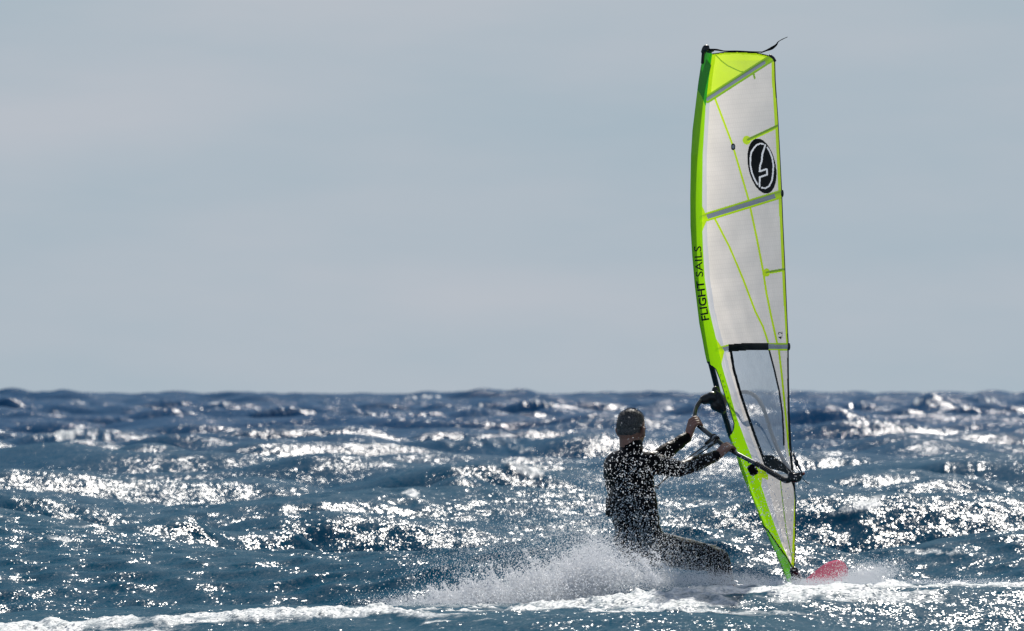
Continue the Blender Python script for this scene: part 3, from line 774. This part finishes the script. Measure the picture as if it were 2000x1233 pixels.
# grip wrap ridges on the aft half
bm = bmesh.new()
for i in range(70, len(boomN) - 8):
    p, q_ = boomN[i], boomN[i + 1]
    tube(bm, [p, p.lerp(q_, .45)], .0172, 10)
o = from_bm('boom_grip', bm, M_ROPE); rigged(o, boom)
bl_ = [(1398, 780, 50.42), (1420, 778, 50.50), (1442, 768, 50.52)]
for x_, y_, o_ in [(1458, 766, .42), (1474, 773, .36), (1486, 788, .30), (1497, 815, .24), (1508, 850, .18), (1524, 888, .12), (1541, 915, .07)]:
    bl_.append((x_, y_, float(sail_Y(x_, y_, False)) + o_))
bl_.append((1552, 929, 49.12))
o = tube_obj('boom_far_arm', catmull([P(*p) for p in bl_], 6), .0125, M_MATT, None, 12); rigged(o, boom)
o.name = 'boom_arm'
# clamp
bm = bmesh.new()
ball(bm, P(1404, 786, 50.33), (.052, .05, .058)); ball(bm, P(1383, 779, 50.33), (.045, .045, .034)); ball(bm, P(1376, 781, 50.32), (.034, .034, .030))
ball(bm, P(1393, 776, 50.32), (.05, .045, .038))
cone(bm, P(1398, 762, 50.35), .026, P(1400, 775, 50.35), .036); cone(bm, P(1398, 792, 50.32), .036, P(1411, 801, 50.33), .026)
cone(bm, P(1404, 771, 50.30), .022, P(1414, 800, 50.30), .018)
cl_ = remeshed('boom_clamp', bm, .005, M_BLACKP, None, 2); rigged(cl_, boom)
o = tube_obj('clamp_lever', catmull([P(1399, 765, 50.27), P(1408, 772, 50.25), P(1413, 786, 50.25), P(1417, 800, 50.28)], 4), .008, M_BLACKP, None, 8); rigged(o, boom)
# boom tail
bm = bmesh.new()
ball(bm, P(1552, 934, 49.07), (.045, .035, .028)); cone(bm, P(1548, 934, 49.07), .028, P(1568, 925, 49.05), .013)
ball(bm, P(1545, 928, 49.07), .02)
tl_ = remeshed('boom_tail', bm, .004, M_BLACKP, None, 2); rigged(tl_, boom)
bm = bmesh.new(); ball(bm, P(1570, 925.5, 49.04), .0075, sub=2); o = from_bm('red_rope_end', bm, M_BAND); rigged(o, boom); o.name = 'rope_stopper'
for k, (a, b, mt, r_) in enumerate([((1549, 880, 49.1), (1568, 924, 49.04), M_ROPEG, .003), ((1550, 900, 49.1), (1564, 925, 49.04), M_ROPEG, .0028),
                               ((1551, 895, 49.1), (1570, 926, 49.04), M_ROPE, .004), ((1549, 886, 49.1), (1557, 905, 49.06), M_ROPE, .006), ((1565, 930, 49.0), (1581, 946, 48.98), M_ROPE, .0022)]):
    pa, pb = P(*a), P(*b); o = tube_obj('outhaul_rope', catmull([pa, pa.lerp(pb, .5) + Vector((0, 0, -.01)), pb], 4), r_, mt, None, 8); rigged(o, boom)
bm = bmesh.new(); ball(bm, P(1556, 904, 49.06), (.012, .02, .022)); o = from_bm('pulley', bm, M_BLACKP); rigged(o, boom)
# line hanging from the tail into the foot, mast pad with strap
o = tube_obj('foot_line', catmull([P(1545, 937, 49.2), P(1550, 950, 49.3), P(1553, 968, 49.5)], 4), .004, M_ROPE, None, 6); rigged(o, boom)
bm = bmesh.new()
pp = [P(1465, 908, 49.98), P(1470, 918, 49.98), P(1475, 928, 49.98)]
tube(bm, catmull(pp, 3), [.018, .026, .027, .028, .028, .027, .020], 14)
o = from_bm('luff_pad', bm, M_BLACK); rigged(o)
o = tube_obj('pad_strap', catmull([P(1463, 903, 49.9), P(1469, 900, 49.85), P(1474, 906, 49.9)], 3), .009, M_BLACK, None, 8); rigged(o, boom)
# harness line clamp and lines
def ringtube(name, c, axis, r, rr, mat):
    axis = axis.normalized(); a = axis.cross(Vector((0, 0, 1))).normalized(); b = axis.cross(a)
    pts = [c + (a * math.cos(t) + b * math.sin(t)) * r for t in np.linspace(0, 2 * math.pi, 17)]
    o = tube_obj(name, pts, rr, mat, None, 8); rigged(o, boom); return o
bd = (BW[8] - BW[7]).normalized()
for k, tt in enumerate((-.005, .012, .03)):
    ringtube('harness_line_ring', BW[7].lerp(BW[8], .25) + bd * tt, bd + Vector((0, .1 * k, .1)), .0205, .006, M_ROPEG if k == 1 else M_BLACKP)
hl = BW[7].lerp(BW[8], .2)
for a, b, mt in (((1389, 862, 49.9), (1337, 900, 49.75), M_ROPE), ((1396, 866, 49.88), (1343, 902, 49.73), M_ROPE), ((1391, 864, 49.9), (1344, 898, 49.78), M_ROPEG)):
    o = tube_obj('harness_line', catmull([hl, P(*a), P(*b), P(1308, 928, 49.68), P(1283, 951, 49.6)], 5), .0042 if mt is M_ROPE else .0028, mt, None, 8); rigged(o, boom)
for s0, s1 in (((1388, 858), (1377, 867)), ((1396, 866), (1383, 874))):
    o = tube_obj('line_sleeve', [P(s0[0], s0[1], 49.88), P(s1[0], s1[1], 49.86)], .0075, M_BLACKP, None, 10); rigged(o, boom)
# mast foot
bm = bmesh.new()
cone(bm, P(1549, 1112, 50.48), .022, P(1554, 1130, 50.5), .028); cone(bm, P(1554, 1130, 50.5), .034, P(1562, 1150, 50.52), .045)
ball(bm, P(1551, 1116, 50.45), (.03, .03, .03))
mf = remeshed('mast_foot', bm, .005, M_BLACKP, None, 2); rigged(mf, mast)
o = tube_obj('downhaul_rope', catmull([P(1552, 1112, 50.44), P(1562, 1122, 50.43), P(1567, 1132, 50.44), P(1560, 1145, 50.45)], 4), .004, M_ROPEG, None, 6); rigged(o, mast)

# ------------------------------------------------------------------ board
board = bpy.data.objects.new('windsurf_board', None); COL.objects.link(board)
tail, nose = P(1440, 1228, 49.0), P(1640, 1146, 51.0)
fwd = (nose - tail); BL = fwd.length; fwd.normalize()
right = fwd.cross(Vector((0, 0, 1))).normalized(); upb = right.cross(fwd)
roll = Matrix.Rotation(R(-16), 3, fwd)      # heeled to windward: the deck turns to the camera
right = roll @ right; upb = roll @ upb
board.location = tail.lerp(nose, .5)
Mb = Matrix((right, fwd, upb)).transposed()
board.rotation_euler = Mb.to_euler()
tag(board, 'red windsurf board with its nose lifting out of the splash, under the sail', 'windsurf board')
bm = bmesh.new(); rings = []
n = 36
for i in range(n + 1):
    t = i / n; y = (t - .5) * BL
    wd = .235 * (1 - (abs(t - .48) / .53) ** 2.6) ** .5 if abs(t - .48) < .53 else 0.0
    if t < .05: wd = max(wd, .13)
    wd = max(wd, .012)
    th = .058 * (1 - (abs(t - .45) / .56) ** 4) + .008
    rk = .16 * max(0, (t - .6) / .4) ** 2.2
    ring = []
    for k in range(20):
        a = 2 * math.pi * k / 20; c, s = math.cos(a), math.sin(a)
        x = wd * math.copysign(abs(c) ** .7, c); z = th * math.copysign(abs(s) ** .75, s) + rk
        ring.append(bm.verts.new((x, y, z)))
    rings.append(ring)
for i in range(n):
    for k in range(20): bm.faces.new((rings[i][k], rings[i][(k + 1) % 20], rings[i + 1][(k + 1) % 20], rings[i + 1][k]))
bm.faces.new(rings[0][::-1]); bm.faces.new(rings[-1])
from_bm('hull', bm, M_BOARD, board)
def rbox(name, c, s, mat, parent, bev=.01):
    bm = bmesh.new(); bmesh.ops.create_cube(bm, size=1, matrix=Matrix.Translation(c) @ Matrix.Diagonal((*s, 1)))
    bmesh.ops.bevel(bm, geom=bm.edges[:], offset=bev, segments=2, affect='EDGES'); return from_bm(name, bm, mat, parent)
for sx in (-.12, .12):
    rbox('deck_pad', (sx, -.55, .066), (.17, .5, .012), M_PAD, board, .005)
    o = tube_obj('footstrap', catmull([(sx - .07, -.5, .062), (sx - .05, -.49, .12), (sx + .05, -.47, .12), (sx + .07, -.46, .062)], 5), .016, M_BLACK, board, 10)
bm = bmesh.new()
prof = [(-.92, -.03), (-.78, -.03), (-.84, -.18), (-.92, -.32), (-.96, -.31)]
for s in (-.004, .004): 
    bm.faces.new([bm.verts.new((s, a, b)) for a, b in prof])
bm.faces.ensure_lookup_table(); A_, B_ = bm.faces[0].verts[:], bm.faces[1].verts[:]
for i in range(5): bm.faces.new((A_[i], A_[(i + 1) % 5], B_[(i + 1) % 5], B_[i]))
from_bm('fin', bm, M_BLACKP, board, False)

# ------------------------------------------------------------------ person
SHR, SHL = P(1270, 906, 49.38), P(1205, 907, 49.68)
ELR, WRR = P(1331, 916, 49.55), P(1401, 890, 49.80)
ELL, WRL = P(1281, 896, 49.95), P(1344, 852, 50.12)
NECK = P(1233, 884, 49.53); CHEST = P(1227, 925, 49.48); WAIST = P(1232, 983, 49.43); PELV = P(1250, 1048, 49.43)
HPR, HPL = P(1272, 1070, 49.36), P(1246, 1064, 49.58)
KNR, KNL = P(1403, 1094, 49.62), P(1393, 1087, 49.95)
ANR, ANL = P(1418, 1205, 49.78), P(1436, 1195, 50.12)
HEADC = P(1234, 837, 49.55)
face = Vector((.60, .80, -.05)).normalized()            # where he looks: away, a little to the right
hx = face.cross(Vector((0, 0, 1))).normalized(); hz = hx.cross(face)
HR = Matrix((hx, face, hz)).transposed()
def hp(x, y, z): return HEADC + HR @ Vector((x, y, z))
def head_shape(bm, grow=0.0):
    g = grow
    ball(bm, hp(0, -.008, .022), (.080 + g, .097 + g, .095 + g), HR)        # cranium
    ball(bm, hp(0, -.018, -.018), (.079 + g, .082 + g, .080 + g), HR)       # occiput
    ball(bm, hp(0, .030, -.045), (.061 + g, .062 + g, .072 + g), HR)        # face
    ball(bm, hp(0, .052, -.098), (.034 + g, .032 + g, .022 + g), HR)        # chin
def torso(bm, g=0.0):
    back = Vector((.64, .77, 0)); rt = Vector((.77, -.64, 0))
    TR = Matrix((rt, back, Vector((0, 0, 1)))).transposed()
    ball(bm, CHEST + Vector((0, 0, .005)), (.165 + g, .115 + g, .155 + g), TR)
    ball(bm, CHEST + Vector((0, 0, .055)), (.178 + g, .095 + g, .10 + g), TR)
    ball(bm, WAIST, (.150 + g, .108 + g, .16 + g), TR)
    ball(bm, WAIST.lerp(PELV, .5), (.148 + g, .112 + g, .13 + g), TR)
    ball(bm, PELV, (.160 + g, .125 + g, .125 + g), TR)
    ball(bm, P(1236, 1054, 49.42), (.12 + g, .11 + g, .12 + g), TR)     # seat
    cone(bm, NECK + Vector((0, 0, -.02)), .070 + g, SHR, .066 + g); cone(bm, NECK + Vector((0, 0, -.02)), .070 + g, SHL, .066 + g)
    cone(bm, P(1258, 930, 49.4), .055 + g, P(1264, 1045, 49.38), .085 + g)
    cone(bm, P(1196, 925, 49.62), .055 + g, P(1226, 1035, 49.55), .075 + g)
def limb(bm, a, ra, b, rb, c, rc, g=0.0, bulge=1.0):
    cone(bm, a, ra + g, a.lerp(b, .45), (ra * .55 + rb * .45) * 1.04 * bulge + g); cone(bm, a.lerp(b, .45), (ra * .55 + rb * .45) * 1.04 * bulge + g, b, rb + g)
    cone(bm, b, rb + g, b.lerp(c, .33), rb * 1.06 * bulge + g); cone(bm, b.lerp(c, .33), rb * 1.06 * bulge + g, c, rc + g)
def hand(bm, wrist, bp, t, upsign=1):
    t = t.normalized(); e1 = (wrist - bp); e1 = (e1 - t * e1.dot(t)).normalized(); e2 = t.cross(e1)
    if e2.z < 0: e2 = -e2
    def ap(r, deg, s): return bp + t * s + (e1 * math.cos(R(deg)) + e2 * math.sin(R(deg))) * r
    ff_ = (wrist - bp).normalized()
    for k, (s, ln) in enumerate(((-.033, .92), (-.011, 1.0), (.011, .97), (.032, .82))):
        kn = ap(.034, 48, s)
        cone(bm, wrist + t * s * .45, .019, kn, .0135)
        degs = [48, 95, 140, 190, 232] if ln > .9 else [48, 92, 132, 175, 212]
        rs = [.034, .029, .0265, .0255, .025]
        pts = [ap(r_, d_, s) for r_, d_ in zip(rs, degs)]
        rad = [.0125, .0108, .0098, .0088, .0075]
        for a, b, r0, r1 in zip(pts[:-1], pts[1:], rad[:-1], rad[1:]): cone(bm, a, r0, b, r1, 10, 2)
    cone(bm, wrist.lerp(bp, .1), .022, ap(.036, 5, 0), .016)     # heel of the palm
    tb = wrist.lerp(bp, .35) - t * .028
    tp = [tb, ap(.036, -28, -.044), ap(.030, -75, -.046), ap(.027, -120, -.040)]
    for a, b, r0, r1 in zip(tp[:-1], tp[1:], (.0165, .0135, .0115), (.0135, .0115, .009)): cone(bm, a, r0, b, r1, 10, 2)
bm = bmesh.new()
head_shape(bm)
cone(bm, hp(0, .10, -.028), .010, hp(0, .104, -.038), .0125)                  # nose
cone(bm, hp(0, .088, .006), .009, hp(0, .10, -.03), .010)
for s in (-1, 1):
    ball(bm, hp(s * .030, .083, .004), (.019, .012, .009), HR, 2)              # brow
    ball(bm, hp(s * .031, .076, -.012), (.012, .012, .010), HR, 2)             # eyes
    ball(bm, hp(s * .034, .063, -.040), (.022, .022, .020), HR, 2)             # cheeks
    er = HR @ Matrix.Rotation(R(s * 24), 3, 'Z')
    ball(bm, hp(s * .094, -.004, -.020), (.011, .021, .034), er, 3)            # ears
    ball(bm, hp(s * .101, -.011, -.012), (.007, .018, .022), er, 3)
    cone(bm, hp(s * .076, -.004, -.038), .010, hp(s * .078, -.006, -.052), .009)
    ball(bm, hp(s * .011, .093, -.066), (.017, .009, .006), HR, 2)             # lips
    ball(bm, hp(s * .011, .091, -.075), (.015, .009, .006), HR, 2)
cone(bm, hp(0, -.015, -.055), .068, NECK + Vector((0, 0, -.02)), .070)
torso(bm, -.012)
limb(bm, SHR, .05, ELR, .036, WRR, .024); limb(bm, SHL, .05, ELL, .036, WRL, .024)
limb(bm, HPR, .078, KNR, .048, ANR, .034); limb(bm, HPL, .078, KNL, .048, ANL, .034)
for an in (ANR, ANL):
    cone(bm, an, .034, an + Vector((.0, 0, -.03)), .032); cone(bm, an + Vector((0, 0, -.035)), .030, an + Vector((.13, .07, -.05)), .022)
BH1 = P(1425, 878, 49.84); BH2 = P(1357.5, 816, 50.19)
hand(bm, WRR, BH1, BW[10] - BW[8])
hand(bm, WRL, P(1361, 828, 50.15), P(1372, 838, 50.1) - P(1357, 812, 50.2))
person = remeshed('person', bm, .0048, M_SKIN, None, 2)
tag(person, 'person in black wetsuit leaning back and holding the boom, seen from behind', 'person')
PX0 = PELV.copy()
person.data.transform(Matrix.Translation(-PX0)); person.location = PX0
def pp_(o): o.data.transform(Matrix.Translation(-PX0)); o.parent = person; return o
bm = bmesh.new()
torso(bm, .004)
limb(bm, SHR, .068, ELR, .049, WRR.lerp(ELR, .06), .034, .002); limb(bm, SHL, .066, ELL, .048, WRL.lerp(ELL, .06), .034, .002)
limb(bm, HPR, .112, KNR, .074, ANR, .050, .002); limb(bm, HPL, .108, KNL, .070, ANL, .048, .002)
cone(bm, NECK + Vector((0, 0, -.04)), .085, NECK + Vector((.002, 0, .038)), .074)    # collar
ball(bm, SHR + Vector((0, 0, 0)), .078); ball(bm, SHL + Vector((0, 0, 0)), .080)
suit = remeshed('wetsuit', bm, .007, M_WETSUIT, None, 14)
# creases at elbows, waist and hips, as relief
me = suit.data; nv = len(me.vertices); co = np.empty(nv * 3, np.float32); me.vertices.foreach_get('co', co); co = co.reshape(-1, 3)
nn = np.empty(nv * 3, np.float32); me.vertices.foreach_get('normal', nn); nn = nn.reshape(-1, 3)
wv = fbm(co[:, 0] * 9 + co[:, 1] * 4 + 50, co[:, 2] * 30 + co[:, 0] * 12 + 50, 3) - .5
co = co + nn * (wv * .016)[:, None]
me.vertices.foreach_set('co', co.ravel()); me.update()
pp_(suit)
# wrist cuffs, wristband, harness
def ring_at(name, a, b, r, wdt, mat, th=.004):
    a = Vector(a); d = (Vector(b) - a).normalized(); bm = bmesh.new()
    pts = [a + d * (i / 4 * wdt) for i in range(5)]
    tube(bm, pts, [r, r + th, r + th, r + th, r], 18); return pp_(from_bm(name, bm, mat))
ring_at('cuff', WRR.lerp(ELR, .08), ELR, .034, .03, M_WETSUIT)
ring_at('cuff', WRL.lerp(ELL, .10), ELL, .033, .03, M_WETSUIT)
ring_at('wristband', WRL.lerp(ELL, -.0), ELL, .0275, .022, M_BAND)
bm = bmesh.new()
hb = []; 
for k in range(33):
    a = 2 * math.pi * k / 32; rt = Vector((.77, -.64, 0)); fw_ = Vector((.64, .77, 0))
    hb.append((WAIST.lerp(PELV, .02)) + rt * math.cos(a) * .163 + fw_ * math.sin(a) * .124 + Vector((0, 0, .035 * math.sin(a))))
tube(bm, hb, .06, 12, flat=.0, axis=None)
bm.free(); bm = bmesh.new()
rr0 = []
for k in range(33):
    c = hb[k]; o_ = (c - WAIST); o_.z = 0; o_.normalize()
    rr0.append([bm.verts.new(c + Vector((0, 0, -.055)) - o_ * .004), bm.verts.new(c + Vector((0, 0, -.05)) + o_ * .010), bm.verts.new(c + Vector((0, 0, .05)) + o_ * .008), bm.verts.new(c + Vector((0, 0, .055)) - o_ * .006)])
for i in range(32):
    for k in range(3): bm.faces.new((rr0[i][k], rr0[i + 1][k], rr0[i + 1][k + 1], rr0[i][k + 1]))
hs = pp_(from_bm('harness', bm, M_BLACK))
o = tube_obj('harness_hook', catmull([P(1272, 955, 49.58), P(1282, 950, 49.6), P(1285, 955, 49.6)], 4), .008, M_ROPEG, None, 8); pp_(o)
# hair: cap over the cranium and back of the head, with short tufts
me = bpy.data.meshes.new('tmp'); bmh = bmesh.new()
ball(bmh, hp(0, -.008, .022), (.083, .100, .098), HR, 5); 
geo = [v.co.copy() for v in bmh.verts]
dele = []
for v in bmh.verts:
    l = HR.transposed() @ (v.co - HEADC)
    # hair line: forehead, round the ears, nape
    lim = -.060 + 5.2 * l.x * l.x + random.uniform(-.005, .005) if l.y < -.045 else (-.02 if l.y < .0 else .035 + l.y * .35)
    if l.z < lim: dele.append(v)
    else:
        w_ = fbm(np.array([l.x * 130 + 40]), np.array([l.z * 130 + l.y * 90 + 40]), 3)[0]
        v.co += (v.co - HEADC).normalized() * (w_ - .4) * .006
        v.co = HEADC + (v.co - HEADC) * (1 - .06 * math.exp(-((l.z - lim) / .016)))
bmesh.ops.delete(bmh, geom=dele, context='VERTS')
ball(bmh, hp(0, -.019, -.017), (.0815, .0845, .082), HR, 4)
for v in bmh.verts:
    l = HR.transposed() @ (v.co - HEADC)
    if l.z < -.03: v.co = HEADC + (v.co - HEADC) * (1 - .07 * min(1, (-.03 - l.z) / .034))
dele = [v for v in bmh.verts if (HR.transposed() @ (v.co - HEADC)).z < -.064 + 5.2 * (HR.transposed() @ (v.co - HEADC)).x ** 2 or ((HR.transposed() @ (v.co - HEADC)).y > -.005 and (HR.transposed() @ (v.co - HEADC)).z < .0)]
bmesh.ops.delete(bmh, geom=dele, context='VERTS')
bmh.verts.ensure_lookup_table(); bmh.normal_update()
base = [(v.co.copy(), v.normal.copy()) for v in bmh.verts]
for k in range(5200):
    c, nrm = random.choice(base)
    l = HR.transposed() @ (c - HEADC)
    j = Vector((random.gauss(0, 1), random.gauss(0, 1), random.gauss(0, 1))) * .002
    outd = (c - hp(0, -.01, .0)).normalized()
    ln = random.uniform(.004, .009) * (1.9 if l.z > .07 else (1 if l.z > 0 else .5))
    d = (outd + Vector((random.gauss(0, .4), random.gauss(0, .4), random.gauss(0, .4)))).normalized() * ln
    s = outd.cross(d).normalized() * .0007
    vs = [bmh.verts.new(c + j - s), bmh.verts.new(c + j + s), bmh.verts.new(c + j + d)]
    bmh.faces.new(vs)
pp_(from_bm('hair', bmh, M_HAIR))

# ------------------------------------------------------------------ spray
M_DROP = bpy.data.materials.new('water_drops'); M_DROP.use_nodes = True
t = M_DROP.node_tree; t.nodes.clear(); L = t.links.new
out = N(t, 'ShaderNodeOutputMaterial'); tl = N(t, 'ShaderNodeBsdfTranslucent'); df = N(t, 'ShaderNodeBsdfDiffuse'); gl = N(t, 'ShaderNodeBsdfGlossy')
oi = N(t, 'ShaderNodeObjectInfo')
tl.inputs[0].default_value = (.95, .97, 1, 1); df.inputs[0].default_value = (.95, .97, 1, 1); gl.inputs['Roughness'].default_value = .2
a = N(t, 'ShaderNodeMixShader'); a.inputs[0].default_value = .25; L(tl.outputs[0], a.inputs[1]); L(df.outputs[0], a.inputs[2])
b = N(t, 'ShaderNodeMixShader'); b.inputs[0].default_value = .2; L(a.outputs[0], b.inputs[1]); L(gl.outputs[0], b.inputs[2])
tp = N(t, 'ShaderNodeBsdfTransparent'); c_ = N(t, 'ShaderNodeMixShader'); c_.inputs[0].default_value = .3
L(b.outputs[0], c_.inputs[1]); L(tp.outputs[0], c_.inputs[2]); L(c_.outputs[0], out.inputs[0])

def drops(name, pts, rad, label):
    me = bpy.data.meshes.new(name); pts = np.asarray(pts, np.float32)
    me.vertices.add(len(pts)); me.vertices.foreach_set('co', pts.ravel())
    at = me.attributes.new('radius', 'FLOAT', 'POINT'); at.data.foreach_set('value', np.asarray(rad, np.float32))
    me.materials.append(M_DROP)
    o = bpy.data.objects.new(name, me); COL.objects.link(o)
    g = bpy.data.node_groups.new(name, 'GeometryNodeTree')
    g.interface.new_socket('Geometry', in_out='INPUT', socket_type='NodeSocketGeometry')
    g.interface.new_socket('Geometry', in_out='OUTPUT', socket_type='NodeSocketGeometry')
    gi = g.nodes.new('NodeGroupInput'); go = g.nodes.new('NodeGroupOutput')
    ico = g.nodes.new('GeometryNodeMeshIcoSphere'); ico.inputs['Subdivisions'].default_value = 1; ico.inputs['Radius'].default_value = 1
    ss = g.nodes.new('GeometryNodeSetShadeSmooth'); sm_ = g.nodes.new('GeometryNodeSetMaterial'); sm_.inputs['Material'].default_value = M_DROP
    ip = g.nodes.new('GeometryNodeInstanceOnPoints'); na = g.nodes.new('GeometryNodeInputNamedAttribute'); na.inputs['Name'].default_value = 'radius'
    k = g.links.new
    k(ico.outputs[0], ss.inputs[0]); k(ss.outputs[0], sm_.inputs[0]); k(sm_.outputs[0], ip.inputs['Instance'])
    k(gi.outputs[0], ip.inputs['Points']); k(na.outputs[0], ip.inputs['Scale']); k(ip.outputs[0], go.inputs[0])
    md = o.modifiers.new('drops', 'NODES'); md.node_group = g
    tag(o, label, 'spray', 'stuff'); return o
pr = np.random.default_rng(5)
def cloud(cx, cy, sx, sy, n, Y0, sY, r0, r1, rot=0):
    x = pr.normal(0, sx, n); y = pr.normal(0, sy, n); c, s = math.cos(R(rot)), math.sin(R(rot))
    X = cx + x * c - y * s; Yp = cy + x * s + y * c
    D = pr.normal(Y0, sY, n)
    rad = r0 + (r1 - r0) * pr.random(n) ** 2.2
    return X, Yp, D, rad
CL = [cloud(1230, 965, 45, 42, 720, 49.0, .12, .0018, .0055), cloud(1240, 1025, 55, 42, 1150, 49.0, .15, .0018, .0050), cloud(1320, 1085, 75, 26, 3200, 49.1, .15, .0018, .0038, 12),
      cloud(1330, 915, 55, 16, 480, 49.2, .15, .0020, .0045), cloud(1225, 912, 36, 20, 200, 49.05, .12, .0020, .0045), cloud(1235, 850, 26, 28, 12, 49.0, .12, .002, .004),
      cloud(1480, 960, 60, 80, 800, 48.9, .2, .0018, .0048, -20), cloud(1530, 1080, 35, 40, 500, 49.6, .4, .0018, .0038),
      cloud(1120, 1040, 95, 50, 3000, 49.6, .4, .0018, .0045, 12), cloud(1000, 1090, 110, 38, 2600, 49.6, .5, .0018, .004), cloud(1400, 1010, 90, 50, 1500, 49.6, .5, .0018, .0045),
      cloud(1180, 1010, 70, 60, 1400, 49.3, .4, .0018, .0045), cloud(1330, 960, 80, 50, 500, 49.3, .5, .0018, .004), cloud(1640, 1120, 60, 25, 900, 50.3, .4, .0015, .0035),
      cloud(870, 1120, 60, 22, 700, 49.3, .4, .0018, .004)]
fx_ = [cloud(1115, 1138, 72, 24, 30000, 48.0, .4, .0018, .0044, -12), cloud(1165, 1105, 28, 30, 13000, 47.9, .3, .0016, .0040, -18), cloud(980, 1165, 85, 15, 22000, 47.8, .4, .0016, .0040, -4),
       cloud(850, 1180, 65, 9, 9000, 47.6, .3, .0014, .0030), cloud(1270, 1130, 90, 18, 18000, 48.3, .3, .0012, .0024, 4), cloud(1390, 1133, 80, 9, 12000, 48.4, .3, .0012, .0024),
       cloud(1690, 1130, 32, 13, 15000, 49.0, .25, .0014, .0028, -14), cloud(1560, 1140, 70, 6, 9000, 48.4, .3, .0012, .0026), cloud(1820, 1138, 110, 4, 4500, 47.8, .4, .0012, .0026),
       cloud(1060, 1085, 100, 26, 6000, 48.6, .4, .001, .002), cloud(1260, 1095, 80, 26, 3500, 48.8, .3, .0009, .0016)]
for k in range(120):        # torn strands and jets of water leaving the plume
    x0 = pr.uniform(860, 1330); y0 = 1178 - (x0 - 860) * .10 + pr.normal(0, 6); n = 150
    t_ = pr.random(n); ang = R(pr.uniform(95, 150)); ln = pr.uniform(18, 105) * (1 if x0 > 950 else .5)
    X = x0 + math.cos(ang) * ln * t_ + pr.normal(0, 2.2, n) * (.4 + t_); Yp = y0 - math.sin(ang) * ln * (t_ - .28 * t_ ** 2) + pr.normal(0, 2.2, n) * (.4 + t_)
    fx_.append((X, Yp, np.full(n, 47.7) + pr.normal(0, .1, n), .0016 + .0045 * pr.random(n) ** 3))
def pack(Ls):
    X, Yp, D, rad = [np.concatenate([l[i] for l in Ls]) for i in range(4)]
    keep = (Yp < 1215) & (D < 52)
    X, Yp, D, rad = X[keep], Yp[keep], D[keep], rad[keep]
    P3 = PA(X, Yp, D)
    ri = np.clip(np.searchsorted(ys, D), 0, NR - 1); ci = np.clip(np.searchsorted(ax, (X - 1000) / FPX), 0, NC - 1)
    k2 = P3[:, 2] > Z[ri, ci] - .01
    return P3[k2], rad[k2]
p_, r_ = pack(CL); drops('spray_drops', p_, r_, 'bright backlit water drops flying in front of the person and sail')
p_, r_ = pack(fx_); drops('spray_plume', p_, r_, 'fine white plume of spray thrown up behind the board')
print('total tris', sum(len(o.data.polygons) * 2 for o in sc.objects if o.type == 'MESH'))
